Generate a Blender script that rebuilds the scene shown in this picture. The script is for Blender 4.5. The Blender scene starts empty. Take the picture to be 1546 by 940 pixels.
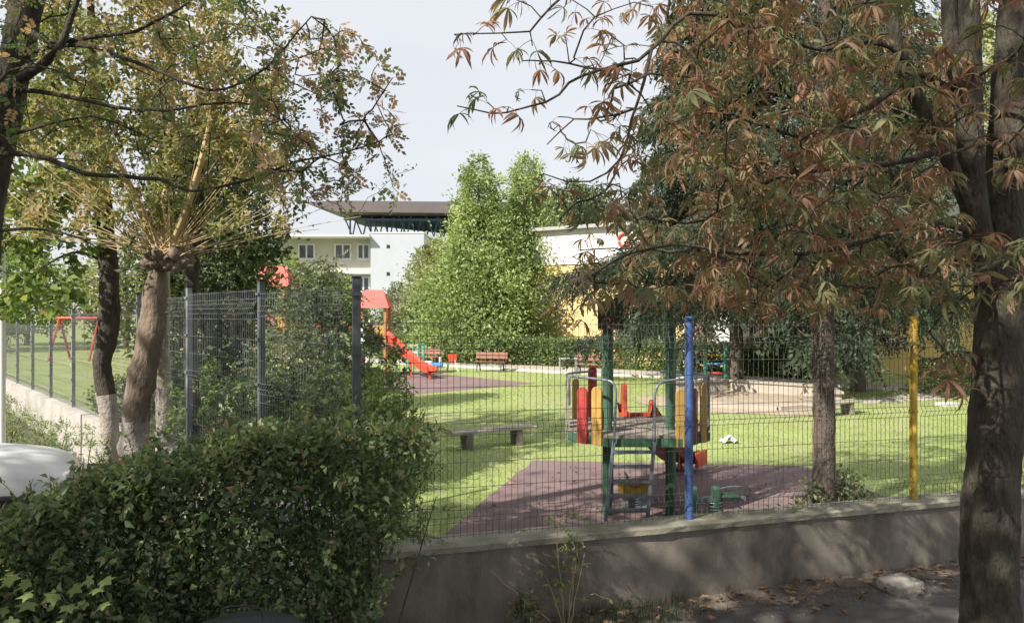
import bpy, math, random
import numpy as np
from mathutils import Vector, Matrix
random.seed(7)
rng = np.random.default_rng(11)
scene = bpy.context.scene
COL = scene.collection
R = math.radians

# ---------------------------------------------------------------- camera, sky, sun, exposure
EYE = 2.5
FPX = 1100.0
def P(x, y, d):
    """photo pixel + distance along the view axis -> world point"""
    return ((x - 773) / FPX * d, d, EYE - (y - 470) / FPX * d)
def G(x, y, z):
    """photo pixel on a level surface of height z -> world point"""
    return P(x, y, (EYE - z) * FPX / (y - 470))
cam = bpy.data.cameras.new('camera')
cam.sensor_width = 36
cam.lens = 36 * FPX / 1546
cam.clip_start = 0.1
cam.clip_end = 2000
camo = bpy.data.objects.new('camera', cam)
camo.location = (0, 0, EYE)
camo.rotation_euler = (R(90), 0, 0)
COL.objects.link(camo)
scene.camera = camo

SUN_EL = R(41)
sun_h = Vector((-0.74, -0.67, 0)).normalized()
to_sun = Vector((sun_h.x * math.cos(SUN_EL), sun_h.y * math.cos(SUN_EL), math.sin(SUN_EL)))
sl = bpy.data.lights.new('sun', 'SUN')
sl.energy = 4.6
sl.angle = R(0.6)
sl.color = (1.0, 0.93, 0.82)
so = bpy.data.objects.new('sun', sl)
so.rotation_euler = to_sun.to_track_quat('Z', 'Y').to_euler()
so.location = (-20, -20, 30)
COL.objects.link(so)

world = bpy.data.worlds.new('World')
scene.world = world
world.use_nodes = True
nt = world.node_tree
nt.nodes.clear()
wo = nt.nodes.new('ShaderNodeOutputWorld')
sky = nt.nodes.new('ShaderNodeTexSky')
sky.sky_type = 'NISHITA'
sky.sun_disc = False
sky.sun_elevation = SUN_EL
sky.sun_rotation = math.atan2(sun_h.x, sun_h.y)
sky.air_density = 1.0
sky.dust_density = 3.0
b1 = nt.nodes.new('ShaderNodeBackground')
b1.inputs['Strength'].default_value = 0.11
nt.links.new(sky.outputs[0], b1.inputs['Color'])
b2 = nt.nodes.new('ShaderNodeBackground')          # thin white cloud veil over the whole sky
b2.inputs['Color'].default_value = (0.925, 0.94, 0.985, 1)
b2.inputs['Strength'].default_value = 0.53
tc = nt.nodes.new('ShaderNodeTexCoord')
mp = nt.nodes.new('ShaderNodeMapping')
mp.inputs['Scale'].default_value = (1.2, 1.2, 3.0)
nz = nt.nodes.new('ShaderNodeTexNoise')
nz.inputs['Scale'].default_value = 1.6
nz.inputs['Detail'].default_value = 5
mr = nt.nodes.new('ShaderNodeMapRange')
mr.inputs['From Min'].default_value = 0.35
mr.inputs['From Max'].default_value = 0.7
mr.inputs['To Min'].default_value = 0.97
mr.inputs['To Max'].default_value = 0.80
mx = nt.nodes.new('ShaderNodeMixShader')
nt.links.new(tc.outputs['Generated'], mp.inputs['Vector'])
nt.links.new(mp.outputs[0], nz.inputs['Vector'])
nt.links.new(nz.outputs['Fac'], mr.inputs['Value'])
nt.links.new(mr.outputs[0], mx.inputs['Fac'])
nt.links.new(b1.outputs[0], mx.inputs[1])
nt.links.new(b2.outputs[0], mx.inputs[2])
nt.links.new(mx.outputs[0], wo.inputs['Surface'])

scene.view_settings.view_transform = 'Standard'
scene.view_settings.look = 'None'
scene.view_settings.exposure = 0.85
scene.view_settings.gamma = 1.0
scene.view_settings.use_curve_mapping = False
scene.render.engine = 'CYCLES'
scene.cycles.max_bounces = 7
scene.cycles.diffuse_bounces = 4
scene.cycles.transmission_bounces = 4
scene.cycles.use_denoising = True

# ---------------------------------------------------------------- materials
def _n(t, kind): return t.nodes.new(kind)
def mat(name, col, rough=0.8, var=0.18, scale=6.0, bump=0.0, bscale=40.0, metal=0.0, col2=None, spec=0.3, stain=None, sscale=1.2, stretch=(1, 1, 1)):
    """painted / mineral surface: two-tone noise, optional stains of their own, fine relief"""
    m = bpy.data.materials.new(name)
    m.use_nodes = True
    t = m.node_tree
    b = t.nodes['Principled BSDF']
    b.inputs['Roughness'].default_value = rough
    b.inputs['Metallic'].default_value = metal
    b.inputs['Specular IOR Level'].default_value = spec
    c = _n(t, 'ShaderNodeTexCoord')
    mpn = _n(t, 'ShaderNodeMapping')
    mpn.inputs['Scale'].default_value = stretch
    t.links.new(c.outputs['Object'], mpn.inputs['Vector'])
    n = _n(t, 'ShaderNodeTexNoise')
    n.inputs['Scale'].default_value = scale
    n.inputs['Detail'].default_value = 6
    n.inputs['Roughness'].default_value = 0.65
    t.links.new(mpn.outputs[0], n.inputs['Vector'])
    r = _n(t, 'ShaderNodeValToRGB')
    c1 = tuple(col)
    c0 = tuple(col2) if col2 else tuple(x * (1 - var) for x in c1)
    cc = tuple(min(1, x * (1 + var)) for x in c1)
    r.color_ramp.elements[0].position = 0.32
    r.color_ramp.elements[0].color = (*c0, 1)
    r.color_ramp.elements[1].position = 0.68
    r.color_ramp.elements[1].color = (*cc, 1)
    t.links.new(n.outputs['Fac'], r.inputs['Fac'])
    last = r.outputs['Color']
    if stain:
        n2 = _n(t, 'ShaderNodeTexNoise')
        n2.inputs['Scale'].default_value = sscale
        n2.inputs['Detail'].default_value = 8
        n2.inputs['Roughness'].default_value = 0.7
        t.links.new(mpn.outputs[0], n2.inputs['Vector'])
        m2 = _n(t, 'ShaderNodeMapRange')
        m2.inputs['From Min'].default_value = 0.48
        m2.inputs['From Max'].default_value = 0.66
        t.links.new(n2.outputs['Fac'], m2.inputs['Value'])
        mixn = _n(t, 'ShaderNodeMix')
        mixn.data_type = 'RGBA'
        t.links.new(m2.outputs[0], mixn.inputs['Factor'])
        t.links.new(last, mixn.inputs['A'])
        mixn.inputs['B'].default_value = (*stain, 1)
        last = mixn.outputs['Result']
    t.links.new(last, b.inputs['Base Color'])
    if bump:
        n3 = _n(t, 'ShaderNodeTexNoise')
        n3.inputs['Scale'].default_value = bscale
        n3.inputs['Detail'].default_value = 5
        t.links.new(mpn.outputs[0], n3.inputs['Vector'])
        bp = _n(t, 'ShaderNodeBump')
        bp.inputs['Strength'].default_value = bump
        bp.inputs['Distance'].default_value = 0.03
        t.links.new(n3.outputs['Fac'], bp.inputs['Height'])
        t.links.new(bp.outputs[0], b.inputs['Normal'])
    return m

def leafmat(name, ramp, trans=0.35, rough=0.6, spec=0.25, gain=1.5):
    """leaf blades: colour per leaf from the 'var' attribute, some light passing through"""
    ramp = [tuple(min(0.6, (x * 0.84 + 0.16 * (0.3 * c[0] + 0.6 * c[1] + 0.1 * c[2])) * gain) for x in c) for c in ramp]
    m = bpy.data.materials.new(name)
    m.use_nodes = True
    t = m.node_tree
    b = t.nodes['Principled BSDF']
    out = t.nodes['Material Output']
    b.inputs['Roughness'].default_value = rough
    b.inputs['Specular IOR Level'].default_value = spec
    a = _n(t, 'ShaderNodeAttribute')
    a.attribute_name = 'var'
    r = _n(t, 'ShaderNodeValToRGB')
    els = r.color_ramp.elements
    k = len(ramp)
    els[0].position = 0
    els[0].color = (*ramp[0], 1)
    els[1].position = 1
    els[1].color = (*ramp[-1], 1)
    for i in range(1, k - 1):
        e = els.new(i / (k - 1))
        e.color = (*ramp[i], 1)
    t.links.new(a.outputs['Fac'], r.inputs['Fac'])
    t.links.new(r.outputs['Color'], b.inputs['Base Color'])
    tr = _n(t, 'ShaderNodeBsdfTranslucent')
    g = _n(t, 'ShaderNodeMix')
    g.data_type = 'RGBA'
    g.blend_type = 'MULTIPLY'
    g.inputs['Factor'].default_value = 1
    t.links.new(r.outputs['Color'], g.inputs['A'])
    g.inputs['B'].default_value = (1.45, 1.45, 0.9, 1)
    t.links.new(g.outputs['Result'], tr.inputs['Color'])
    ms = _n(t, 'ShaderNodeMixShader')
    ms.inputs['Fac'].default_value = trans
    t.links.new(b.outputs[0], ms.inputs[1])
    t.links.new(tr.outputs[0], ms.inputs[2])
    t.links.new(ms.outputs[0], out.inputs['Surface'])
    return m

M = {}
M['asphalt'] = mat('asphalt', (0.125, 0.115, 0.11), 0.9, 0.25, 3, 0.4, 220, stain=(0.09, 0.082, 0.08), sscale=0.7)
M['earth'] = mat('earth', (0.205, 0.17, 0.14), 0.95, 0.3, 9, 1.0, 40, stain=(0.12, 0.10, 0.085), sscale=4)
M['terrain'] = mat('terrain', (0.16, 0.15, 0.10), 0.95, 0.3, 0.4)
M['lawn'] = mat('lawn', (0.26, 0.32, 0.11), 0.95, 0.16, 1.1, 0.3, 90, stain=(0.31, 0.32, 0.15), sscale=0.45)
M['rubber'] = mat('rubber', (0.195, 0.135, 0.14), 0.9, 0.12, 2.0, 0.35, 300, stain=(0.235, 0.17, 0.165), sscale=0.9)
M['path'] = mat('path', (0.40, 0.36, 0.305), 0.9, 0.12, 1.5, 0.2, 60)
M['kerb'] = mat('kerb', (0.62, 0.60, 0.56), 0.85, 0.12, 4)
M['sand'] = mat('sand', (0.38, 0.31, 0.235), 0.95, 0.2, 3, 0.5, 60)
M['concrete'] = mat('concrete', (0.215, 0.192, 0.160), 0.9, 0.30, 2.2, 0.35, 120, stain=(0.115, 0.098, 0.080), sscale=1.5, stretch=(1.3, 1.3, 0.6))
M['coping'] = mat('coping', (0.29, 0.275, 0.22), 0.9, 0.2, 5, 0.4, 80, stain=(0.16, 0.165, 0.09), sscale=3.0)
M['whitewall'] = mat('whitewall', (0.40, 0.38, 0.35), 0.9, 0.12, 2.5, 0.25, 60, stain=(0.28, 0.26, 0.225), sscale=1.4)
M['stone'] = mat('stone', (0.30, 0.28, 0.25), 0.9, 0.25, 8, 0.6, 50)
M['galv'] = mat('galv', (0.30, 0.32, 0.34), 0.5, 0.2, 9, 0.1, 80, metal=0.55, spec=0.5)
M['darkpost'] = mat('darkpost', (0.11, 0.125, 0.14), 0.55, 0.25, 9, 0.1, 80, metal=0.3, spec=0.5)
M['wire'] = mat('wire', (0.13, 0.15, 0.13), 0.6, 0.2, 9, metal=0.3)
M['wiregalv'] = mat('wiregalv', (0.20, 0.215, 0.225), 0.5, 0.2, 9, metal=0.4)
M['bluepaint'] = mat('bluepaint', (0.062, 0.125, 0.32), 0.5, 0.2, 12, 0.15, 60, stain=(0.09, 0.13, 0.24), sscale=6)
M['yellowpaint'] = mat('yellowpaint', (0.52, 0.36, 0.045), 0.5, 0.2, 12, 0.15, 60, stain=(0.34, 0.24, 0.06), sscale=6)
M['greenpaint'] = mat('greenpaint', (0.055, 0.125, 0.082), 0.55, 0.22, 10, 0.15, 60, stain=(0.06, 0.115, 0.075), sscale=5)
M['tealpaint'] = mat('tealpaint', (0.10, 0.42, 0.33), 0.5, 0.2, 8)
M['redpaint'] = mat('redpaint', (0.47, 0.06, 0.05), 0.5, 0.2, 9, 0.1, 60, stain=(0.33, 0.07, 0.06), sscale=4)
M['redplastic'] = mat('redplastic', (0.60, 0.075, 0.04), 0.4, 0.15, 6, spec=0.45)
M['redbrown'] = mat('redbrown', (0.20, 0.055, 0.04), 0.6, 0.25, 9, 0.2, 40)
M['redroof'] = mat('redroof', (0.60, 0.13, 0.11), 0.6, 0.12, 3)
M['orangewood'] = mat('orangewood', (0.42, 0.19, 0.08), 0.6, 0.25, 6, stretch=(6, 6, 1))
M['yellowplank'] = mat('yellowplank', (0.45, 0.28, 0.08), 0.6, 0.2, 7, 0.15, 50, stretch=(5, 5, 1))
M['greywood'] = mat('greywood', (0.36, 0.32, 0.275), 0.8, 0.22, 6, 0.3, 40, stretch=(1, 6, 6))
M['deckwood'] = mat('deckwood', (0.27, 0.235, 0.205), 0.85, 0.25, 6, 0.3, 40, stretch=(6, 1, 6))
M['steel'] = mat('steel', (0.20, 0.23, 0.27), 0.45, 0.2, 12, metal=0.45, spec=0.5)
M['benchred'] = mat('benchred', (0.30, 0.13, 0.10), 0.65, 0.2, 8, stretch=(1, 6, 6))
M['blackiron'] = mat('blackiron', (0.035, 0.035, 0.04), 0.5, 0.3, 12, metal=0.2)
M['white'] = mat('white', (0.72, 0.72, 0.71), 0.7, 0.06, 2)
M['whitepaint'] = mat('whitepaint', (0.78, 0.78, 0.77), 0.25, 0.03, 2, spec=0.5)
M['cream'] = mat('cream', (0.50, 0.485, 0.42), 0.85, 0.06, 1)
M['yellowwall'] = mat('yellowwall', (0.74, 0.55, 0.27), 0.85, 0.07, 0.8, 0.1, 60)
M['yellowdeep'] = mat('yellowdeep', (0.76, 0.54, 0.20), 0.85, 0.08, 0.8, 0.1, 60)
M['bluishwhite'] = mat('bluishwhite', (0.45, 0.475, 0.54), 0.85, 0.04, 0.6)
M['greywall'] = mat('greywall', (0.36, 0.36, 0.36), 0.85, 0.08, 0.5)
M['glass'] = mat('glass', (0.035, 0.045, 0.055), 0.08, 0.2, 2, spec=0.8)
M['rooffascia'] = mat('rooffascia', (0.125, 0.105, 0.115), 0.6, 0.08, 0.2)
M['truss'] = mat('truss', (0.045, 0.075, 0.12), 0.6, 0.15, 0.5)
M['pink'] = mat('pink', (0.52, 0.16, 0.17), 0.8, 0.2, 3)
M['brownpanel'] = mat('brownpanel', (0.085, 0.055, 0.045), 0.7, 0.2, 5)
M['blueplastic'] = mat('blueplastic', (0.10, 0.30, 0.60), 0.45, 0.1, 5)
M['tyre'] = mat('tyre', (0.02, 0.02, 0.02), 0.8, 0.2, 9)
M['lamp'] = mat('lamp', (0.65, 0.67, 0.70), 0.1, 0.1, 5, spec=0.8)
M['paper'] = mat('paper', (0.50, 0.53, 0.57), 0.8, 0.05, 9)
M['bark_dark'] = mat('bark_dark', (0.075, 0.063, 0.051), 0.95, 0.4, 16, 1.0, 34, col2=(0.032, 0.027, 0.023), stain=(0.085, 0.085, 0.060), sscale=5, stretch=(1.5, 1.5, 0.5))
M['bark_spruce'] = mat('bark_spruce', (0.145, 0.115, 0.095), 0.95, 0.35, 14, 1.0, 36, stain=(0.085, 0.07, 0.058), sscale=7, stretch=(1.2, 1.2, 0.6))
M['bark_brown'] = mat('bark_brown', (0.21, 0.165, 0.125), 0.95, 0.35, 9, 1.0, 24, stain=(0.13, 0.10, 0.075), sscale=4, stretch=(1.2, 1.2, 0.5))
M['bark_pale'] = mat('bark_pale', (0.40, 0.35, 0.27), 0.95, 0.25, 9, 0.8, 30, stain=(0.24, 0.22, 0.16), sscale=4, stretch=(1.2, 1.2, 0.4))
M['twig'] = mat('twig', (0.10, 0.085, 0.07), 0.9, 0.3, 6)
M['shoot'] = mat('shoot', (0.46, 0.36, 0.20), 0.85, 0.25, 3)
M['limewash'] = mat('limewash', (0.37, 0.335, 0.305), 0.95, 0.15, 7, 0.8, 26, stain=(0.22, 0.185, 0.155), sscale=5)
M['l_hedge'] = leafmat('l_hedge', [(0.030, 0.050, 0.024), (0.052, 0.085, 0.034), (0.080, 0.118, 0.045), (0.15, 0.19, 0.065), (0.20, 0.15, 0.085)], 0.34, 0.45, 0.4, gain=1.8)
M['l_farhedge'] = leafmat('l_farhedge', [(0.045, 0.080, 0.022), (0.08, 0.125, 0.032), (0.13, 0.185, 0.05), (0.18, 0.235, 0.07)], 0.3)
M['l_chestnut'] = leafmat('l_chestnut', [(0.085, 0.11, 0.045), (0.15, 0.16, 0.07), (0.20, 0.155, 0.08), (0.235, 0.125, 0.078), (0.19, 0.088, 0.06), (0.33, 0.225, 0.14)], 0.40, 0.7)
M['l_pollard'] = leafmat('l_pollard', [(0.075, 0.105, 0.028), (0.13, 0.155, 0.04), (0.19, 0.19, 0.055), (0.26, 0.205, 0.085), (0.33, 0.235, 0.125)], 0.38)
M['l_maple'] = leafmat('l_maple', [(0.055, 0.10, 0.022), (0.09, 0.15, 0.03), (0.15, 0.20, 0.045), (0.21, 0.23, 0.06)], 0.42)
M['l_rowan'] = leafmat('l_rowan', [(0.05, 0.085, 0.035), (0.09, 0.135, 0.045), (0.13, 0.15, 0.06), (0.27, 0.17, 0.10), (0.36, 0.23, 0.14)], 0.4)
M['l_spruce'] = leafmat('l_spruce', [(0.024, 0.036, 0.022), (0.038, 0.056, 0.032), (0.055, 0.078, 0.044), (0.080, 0.090, 0.055)], 0.15, 0.6)
M['l_youngspruce'] = leafmat('l_youngspruce', [(0.055, 0.08, 0.042), (0.09, 0.12, 0.06), (0.14, 0.17, 0.085), (0.20, 0.215, 0.115)], 0.25)
M['l_thuja'] = leafmat('l_thuja', [(0.075, 0.11, 0.034), (0.13, 0.18, 0.056), (0.19, 0.24, 0.08), (0.26, 0.30, 0.11)], 0.36, gain=1.75)
M['l_bush'] = leafmat('l_bush', [(0.05, 0.09, 0.022), (0.095, 0.155, 0.035), (0.155, 0.22, 0.05), (0.24, 0.28, 0.085)], 0.4)
M['l_dark'] = leafmat('l_dark', [(0.025, 0.04, 0.018), (0.045, 0.070, 0.026), (0.075, 0.10, 0.035), (0.105, 0.13, 0.05)], 0.25)
M['l_grey'] = leafmat('l_grey', [(0.07, 0.09, 0.045), (0.11, 0.135, 0.065), (0.16, 0.18, 0.095), (0.21, 0.22, 0.12)], 0.3)
M['l_willow'] = leafmat('l_willow', [(0.08, 0.11, 0.03), (0.14, 0.165, 0.05), (0.20, 0.215, 0.07), (0.27, 0.26, 0.10)], 0.4)
M['l_grass'] = leafmat('l_grass', [(0.13, 0.175, 0.05), (0.18, 0.23, 0.072), (0.23, 0.275, 0.095), (0.28, 0.29, 0.13)], 0.45, gain=1.55)
M['l_litter'] = leafmat('l_litter', [(0.10, 0.06, 0.035), (0.17, 0.095, 0.05), (0.25, 0.15, 0.085), (0.30, 0.21, 0.13)], 0.15, 0.8)

# ---------------------------------------------------------------- mesh helpers
OFF = {}
def props(o, label=None, cat=None, group=None, kind=None):
    if label: o['label'] = label
    if cat: o['category'] = cat
    if group: o['group'] = group
    if kind: o['kind'] = kind
    return o
def root(name, loc, label, cat, group=None, rz=0.0):
    o = bpy.data.objects.new(name, None)
    o.empty_display_size = 0.2
    o.location = loc
    o.rotation_euler = (0, 0, rz)
    COL.objects.link(o)
    OFF[o.name] = Vector(loc)
    return props(o, label, cat, group)
def copy_tree(o, parent=None):
    c = o.copy()
    COL.objects.link(c)
    if parent is not None: c.parent = parent
    for ch in o.children: copy_tree(ch, c)
    return c
def link(name, me, parent=None, base=None):
    """base: world position of the origin; mesh is already relative to it"""
    o = bpy.data.objects.new(name, me)
    COL.objects.link(o)
    if parent is not None: o.parent = parent
    elif base is not None: o.location = base
    return o

class MB:
    def __init__(s):
        s.v = []; s.f = []; s.mi = []; s.n = 0
    def add(s, verts, faces, mi=0):
        k = s.n
        s.v.extend([tuple(p) for p in verts])
        s.f.extend([tuple(i + k for i in f) for f in faces])
        s.mi.extend([mi] * len(faces))
        s.n += len(verts)
        return s
    def box(s, c, size, rz=0.0, mi=0, rx=0.0, ry=0.0):
        hx, hy, hz = size[0] / 2, size[1] / 2, size[2] / 2
        m = Matrix.Rotation(rz, 3, 'Z') @ Matrix.Rotation(ry, 3, 'Y') @ Matrix.Rotation(rx, 3, 'X')
        vs = [m @ Vector((x, y, z)) + Vector(c) for x in (-hx, hx) for y in (-hy, hy) for z in (-hz, hz)]
        return s.add(vs, [(0, 1, 3, 2), (4, 6, 7, 5), (0, 4, 5, 1), (2, 3, 7, 6), (0, 2, 6, 4), (1, 5, 7, 3)], mi)
    def beam(s, a, b, w, h, mi=0):
        a = Vector(a); b = Vector(b)
        d = (b - a).normalized()
        up = Vector((0, 0, 1)) if abs(d.z) < 0.95 else Vector((0, 1, 0))
        x = d.cross(up).normalized(); y = x.cross(d)
        vs = [p + x * i * w / 2 + y * j * h / 2 for p in (a, b) for i, j in ((-1, -1), (1, -1), (1, 1), (-1, 1))]
        return s.add(vs, [(0, 1, 2, 3), (7, 6, 5, 4), (0, 4, 5, 1), (1, 5, 6, 2), (2, 6, 7, 3), (3, 7, 4, 0)], mi)
    def tube(s, pts, r, n=8, cap=True, mi=0):
        V, F = tube_arrays(np.array(pts, float), np.array(r if hasattr(r, '__len__') else [r] * len(pts), float), n)
        fs = [tuple(f) for f in F]
        if cap:
            fs.append(tuple(range(n - 1, -1, -1)))
            fs.append(tuple(range(len(V) - n, len(V))))
        return s.add(V, fs, mi)
    def prism(s, poly, z0, z1, mi=0):
        n = len(poly)
        vs = [(x, y, z0) for x, y in poly] + [(x, y, z1) for x, y in poly]
        fs = [tuple(range(n - 1, -1, -1)), tuple(range(n, 2 * n))] + [(i, (i + 1) % n, n + (i + 1) % n, n + i) for i in range(n)]
        return s.add(vs, fs, mi)
    def build(s, name, m, parent=None, local=False, base=None, smooth=False, bevel=0.0, sub=0):
        me = bpy.data.meshes.new(name)
        off = Vector((0, 0, 0))
        if not local:
            if parent is not None: off = OFF.get(parent.name, Vector((0, 0, 0)))
            elif base is not None: off = Vector(base)
        me.from_pydata([tuple(Vector(p) - off) for p in s.v], [], s.f)
        for mm in (m if isinstance(m, (list, tuple)) else [m]):
            me.materials.append(M[mm] if isinstance(mm, str) else mm)
        if isinstance(m, (list, tuple)): me.polygons.foreach_set('material_index', s.mi)
        if smooth: me.polygons.foreach_set('use_smooth', [True] * len(me.polygons))
        me.update()
        o = link(name, me, parent, base)
        if parent is not None and not local: OFF[o.name] = off
        if bevel:
            bm = o.modifiers.new('bevel', 'BEVEL'); bm.width = bevel; bm.segments = 2; bm.limit_method = 'ANGLE'
        if sub:
            sm = o.modifiers.new('sub', 'SUBSURF'); sm.levels = sub; sm.render_levels = sub
        return o

def tube_arrays(pts, rad, n=6):
    k = len(pts)
    d = np.gradient(pts, axis=0)
    d /= np.linalg.norm(d, axis=1)[:, None] + 1e-9
    ref = np.array([0.0, 0.0, 1.0]) if abs(d[:, 2]).mean() < 0.8 else np.array([0.0, 1.0, 0.0])
    x = np.cross(d, ref); x /= np.linalg.norm(x, axis=1)[:, None] + 1e-9
    y = np.cross(d, x)
    a = np.arange(n) / n * 2 * np.pi
    V = pts[:, None, :] + rad[:, None, None] * (np.cos(a)[None, :, None] * x[:, None, :] + np.sin(a)[None, :, None] * y[:, None, :])
    i = np.arange(k - 1)[:, None] * n; j = np.arange(n)[None, :]
    F = np.stack([i + j, i + (j + 1) % n, i + n + (j + 1) % n, i + n + j], -1).reshape(-1, 4)
    return V.reshape(-1, 3), F

class QB:
    """big all-quad meshes from numpy blocks, one 'var' value per vertex"""
    def __init__(s): s.v = []; s.f = []; s.a = []; s.n = 0
    def add(s, V, F, a=None):
        s.v.append(V); s.f.append(F + s.n)
        s.a.append(np.zeros(len(V)) if a is None else a)
        s.n += len(V)
    def tube(s, pts, rad, n=5):
        V, F = tube_arrays(np.asarray(pts, float), np.asarray(rad, float), n)
        s.add(V, F)
    def inst(s, tv, tf, pos, rot, scale, var):
        """tv (k,3), tf (m,4) template copied to N places"""
        N = len(pos); k = len(tv)
        if N == 0: return
        V = np.einsum('nij,kj->nki', rot, tv) * np.asarray(scale).reshape(-1, 1, 1) + pos[:, None, :]
        F = tf[None] + (np.arange(N) * k)[:, None, None]
        s.add(V.reshape(-1, 3), F.reshape(-1, 4), np.repeat(np.clip(var, 0, 1), k))
    def build(s, name, m, parent=None, base=None, smooth=False):
        V = np.concatenate(s.v); F = np.concatenate(s.f).astype(np.int32); A = np.concatenate(s.a).astype(np.float32)
        off = np.zeros(3)
        if parent is not None: off = np.array(OFF.get(parent.name, (0, 0, 0)))
        elif base is not None: off = np.array(base)
        me = bpy.data.meshes.new(name)
        me.vertices.add(len(V)); me.loops.add(F.size); me.polygons.add(len(F))
        me.vertices.foreach_set('co', (V - off).astype(np.float32).ravel())
        me.loops.foreach_set('vertex_index', F.ravel())
        me.polygons.foreach_set('loop_start', np.arange(len(F), dtype=np.int32) * 4)
        me.polygons.foreach_set('loop_total', np.full(len(F), 4, dtype=np.int32))
        at = me.attributes.new('var', 'FLOAT', 'POINT')
        at.data.foreach_set('value', A)
        me.materials.append(M[m])
        if smooth: me.polygons.foreach_set('use_smooth', np.ones(len(F), dtype=bool))
        me.update(calc_edges=True)
        o = link(name, me, parent, base)
        if parent is not None: OFF[o.name] = Vector(off)
        return o

def unit(v): return v / (np.linalg.norm(v, axis=-1, keepdims=True) + 1e-9)
def frames(fwd, up, roll=None):
    """rotation matrices with local +Y along fwd and +Z near up"""
    y = unit(np.asarray(fwd, float)); x = unit(np.cross(y, up)); z = np.cross(x, y)
    return np.stack([x, y, z], -1)
def rand_dirs(n, g=None):
    return unit((g or rng).normal(size=(n, 3)))

# leaf templates (local +Y is the leaf's length, folded along the midrib)
def t_leaf(w=0.5, fold=0.12, droop=0.12):
    v = np.array([(0, 0, 0), (w / 2, .42, fold), (0, .5, 0), (-w / 2, .42, fold), (0, 1, -droop)], float)
    return v, np.array([(0, 1, 4, 2), (0, 2, 4, 3)])
def t_long(w=0.22):
    v = np.array([(0, 0, 0), (w / 2, .35, .05), (0, .5, -.02), (-w / 2, .35, .05), (0, 1, -.22)], float)
    return v, np.array([(0, 1, 4, 2), (0, 2, 4, 3)])
def t_blade():
    v = np.array([(-.5, 0, 0), (.5, 0, 0), (.25, .1, .6), (-.2, .1, .6), (.02, .35, 1), (-.02, .35, 1)], float)
    return v, np.array([(0, 1, 2, 3), (3, 2, 4, 5)])
LEAF = t_leaf(); NARROW = t_long(); BLADE = t_blade()

def smooth_path(pts, step=0.12):
    """Catmull-Rom through control points"""
    p = np.array(pts, float)
    if len(p) < 3:
        k = max(2, int(np.linalg.norm(p[1] - p[0]) / step) + 1)
        return p[0] + (p[1] - p[0]) * np.linspace(0, 1, k)[:, None]
    q = np.vstack([2 * p[0] - p[1], p, 2 * p[-1] - p[-2]])
    out = []
    for i in range(1, len(q) - 2):
        a, b, c, d = q[i - 1], q[i], q[i + 1], q[i + 2]
        k = max(2, int(np.linalg.norm(c - b) / step))
        t = np.linspace(0, 1, k, endpoint=False)[:, None]
        out.append(0.5 * ((2 * b) + (-a + c) * t + (2 * a - 5 * b + 4 * c - d) * t ** 2 + (-a + 3 * b - 3 * c + d) * t ** 3))
    return np.vstack(out + [q[-2][None]])

class Skeleton:
    """limbs given by hand, twigs grown from them towards target points"""
    def __init__(s): s.p = []; s.r = []; s.fixed = []; s.par = []; s.paths = []
    def limb(s, ctrl, r0, r1, step=0.12, par=-1, wob=0.0):
        pts = smooth_path(ctrl, step)
        if wob: pts[1:-1] += rng.normal(0, wob, (len(pts) - 2, 3))
        k0 = len(s.p); n = len(pts)
        for i, q in enumerate(pts):
            s.p.append(q); s.r.append(r0 + (r1 - r0) * (i / (n - 1)) ** 0.85); s.fixed.append(True)
            s.par.append(par if i == 0 else k0 + i - 1)
        s.paths.append(list(range(k0, k0 + n)))
        return s
    def grow(s, targets, tip=0.003, step=0.15, sag=0.08, wob=0.02, power=0.45, rmax=0.03, lo=0.25):
        targets = np.asarray(targets, float)
        Pn = np.array(s.p)
        ok = np.array(s.r) < 1e9
        d0 = np.array([np.min(np.sum((Pn - t) ** 2, 1)) for t in targets])
        order = np.argsort(d0 + rng.random(len(d0)) * d0.mean() * 0.3)
        cap = len(Pn) + int(sum(np.sqrt(d0) / step + 4)) + 10
        A = np.zeros((cap, 3)); A[:len(Pn)] = Pn; n = len(Pn)
        par = list(s.par); first_new = n; newpaths = []
        for ti in order:
            t = targets[ti]
            j = int(np.argmin(np.sum((A[:n] - t) ** 2, 1)))
            d = np.linalg.norm(A[j] - t)
            k = max(2, int(d / step))
            u = np.linspace(0, 1, k + 1)[1:]
            seg = A[j] + (t - A[j]) * u[:, None]
            seg[:, 2] += sag * d * np.sin(u * np.pi)
            seg[:-1] += rng.normal(0, wob, (k - 1, 3)) if k > 1 else 0
            if n + k > cap:
                A = np.vstack([A, np.zeros((cap, 3))]); cap = len(A)
            A[n:n + k] = seg
            par += [j] + list(range(n, n + k - 1))
            newpaths.append([j] + list(range(n, n + k)))
            n += k
        w = np.zeros(n); 
        for pth in newpaths: w[pth[-1]] += 1
        for i in range(n - 1, first_new - 1, -1): w[par[i]] += w[i]
        r = np.concatenate([np.array(s.r), np.minimum(tip * np.maximum(w[first_new:], 1) ** power, rmax)])
        s.p = list(A[:n]); s.r = list(r); s.par = par
        s.twigs = newpaths
        return s
    def tubes(s, qb, n_big=9, n_small=4, twigs=True):
        p = np.array(s.p); r = np.array(s.r)
        for pth in s.paths: qb.tube(p[pth], r[pth], n_big)
        if twigs:
            for pth in getattr(s, 'twigs', []):
                rr = r[pth].copy(); rr[0] = min(rr[0], rr[1] * 1.3)
                qb.tube(p[pth], rr, n_small)
    def ends(s, per=3, frac=0.6):
        """points along the outer part of the twigs, with direction"""
        p = np.array(s.p); out = []; dr = []
        for pth in s.twigs:
            q = p[pth]
            for _ in range(per):
                u = 1 - frac * rng.random() ** 1.3
                x = u * (len(q) - 1); i = min(int(x), len(q) - 2); f = x - i
                out.append(q[i] + (q[i + 1] - q[i]) * f); dr.append(q[i + 1] - q[i])
        return np.array(out), unit(np.array(dr))

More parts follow.
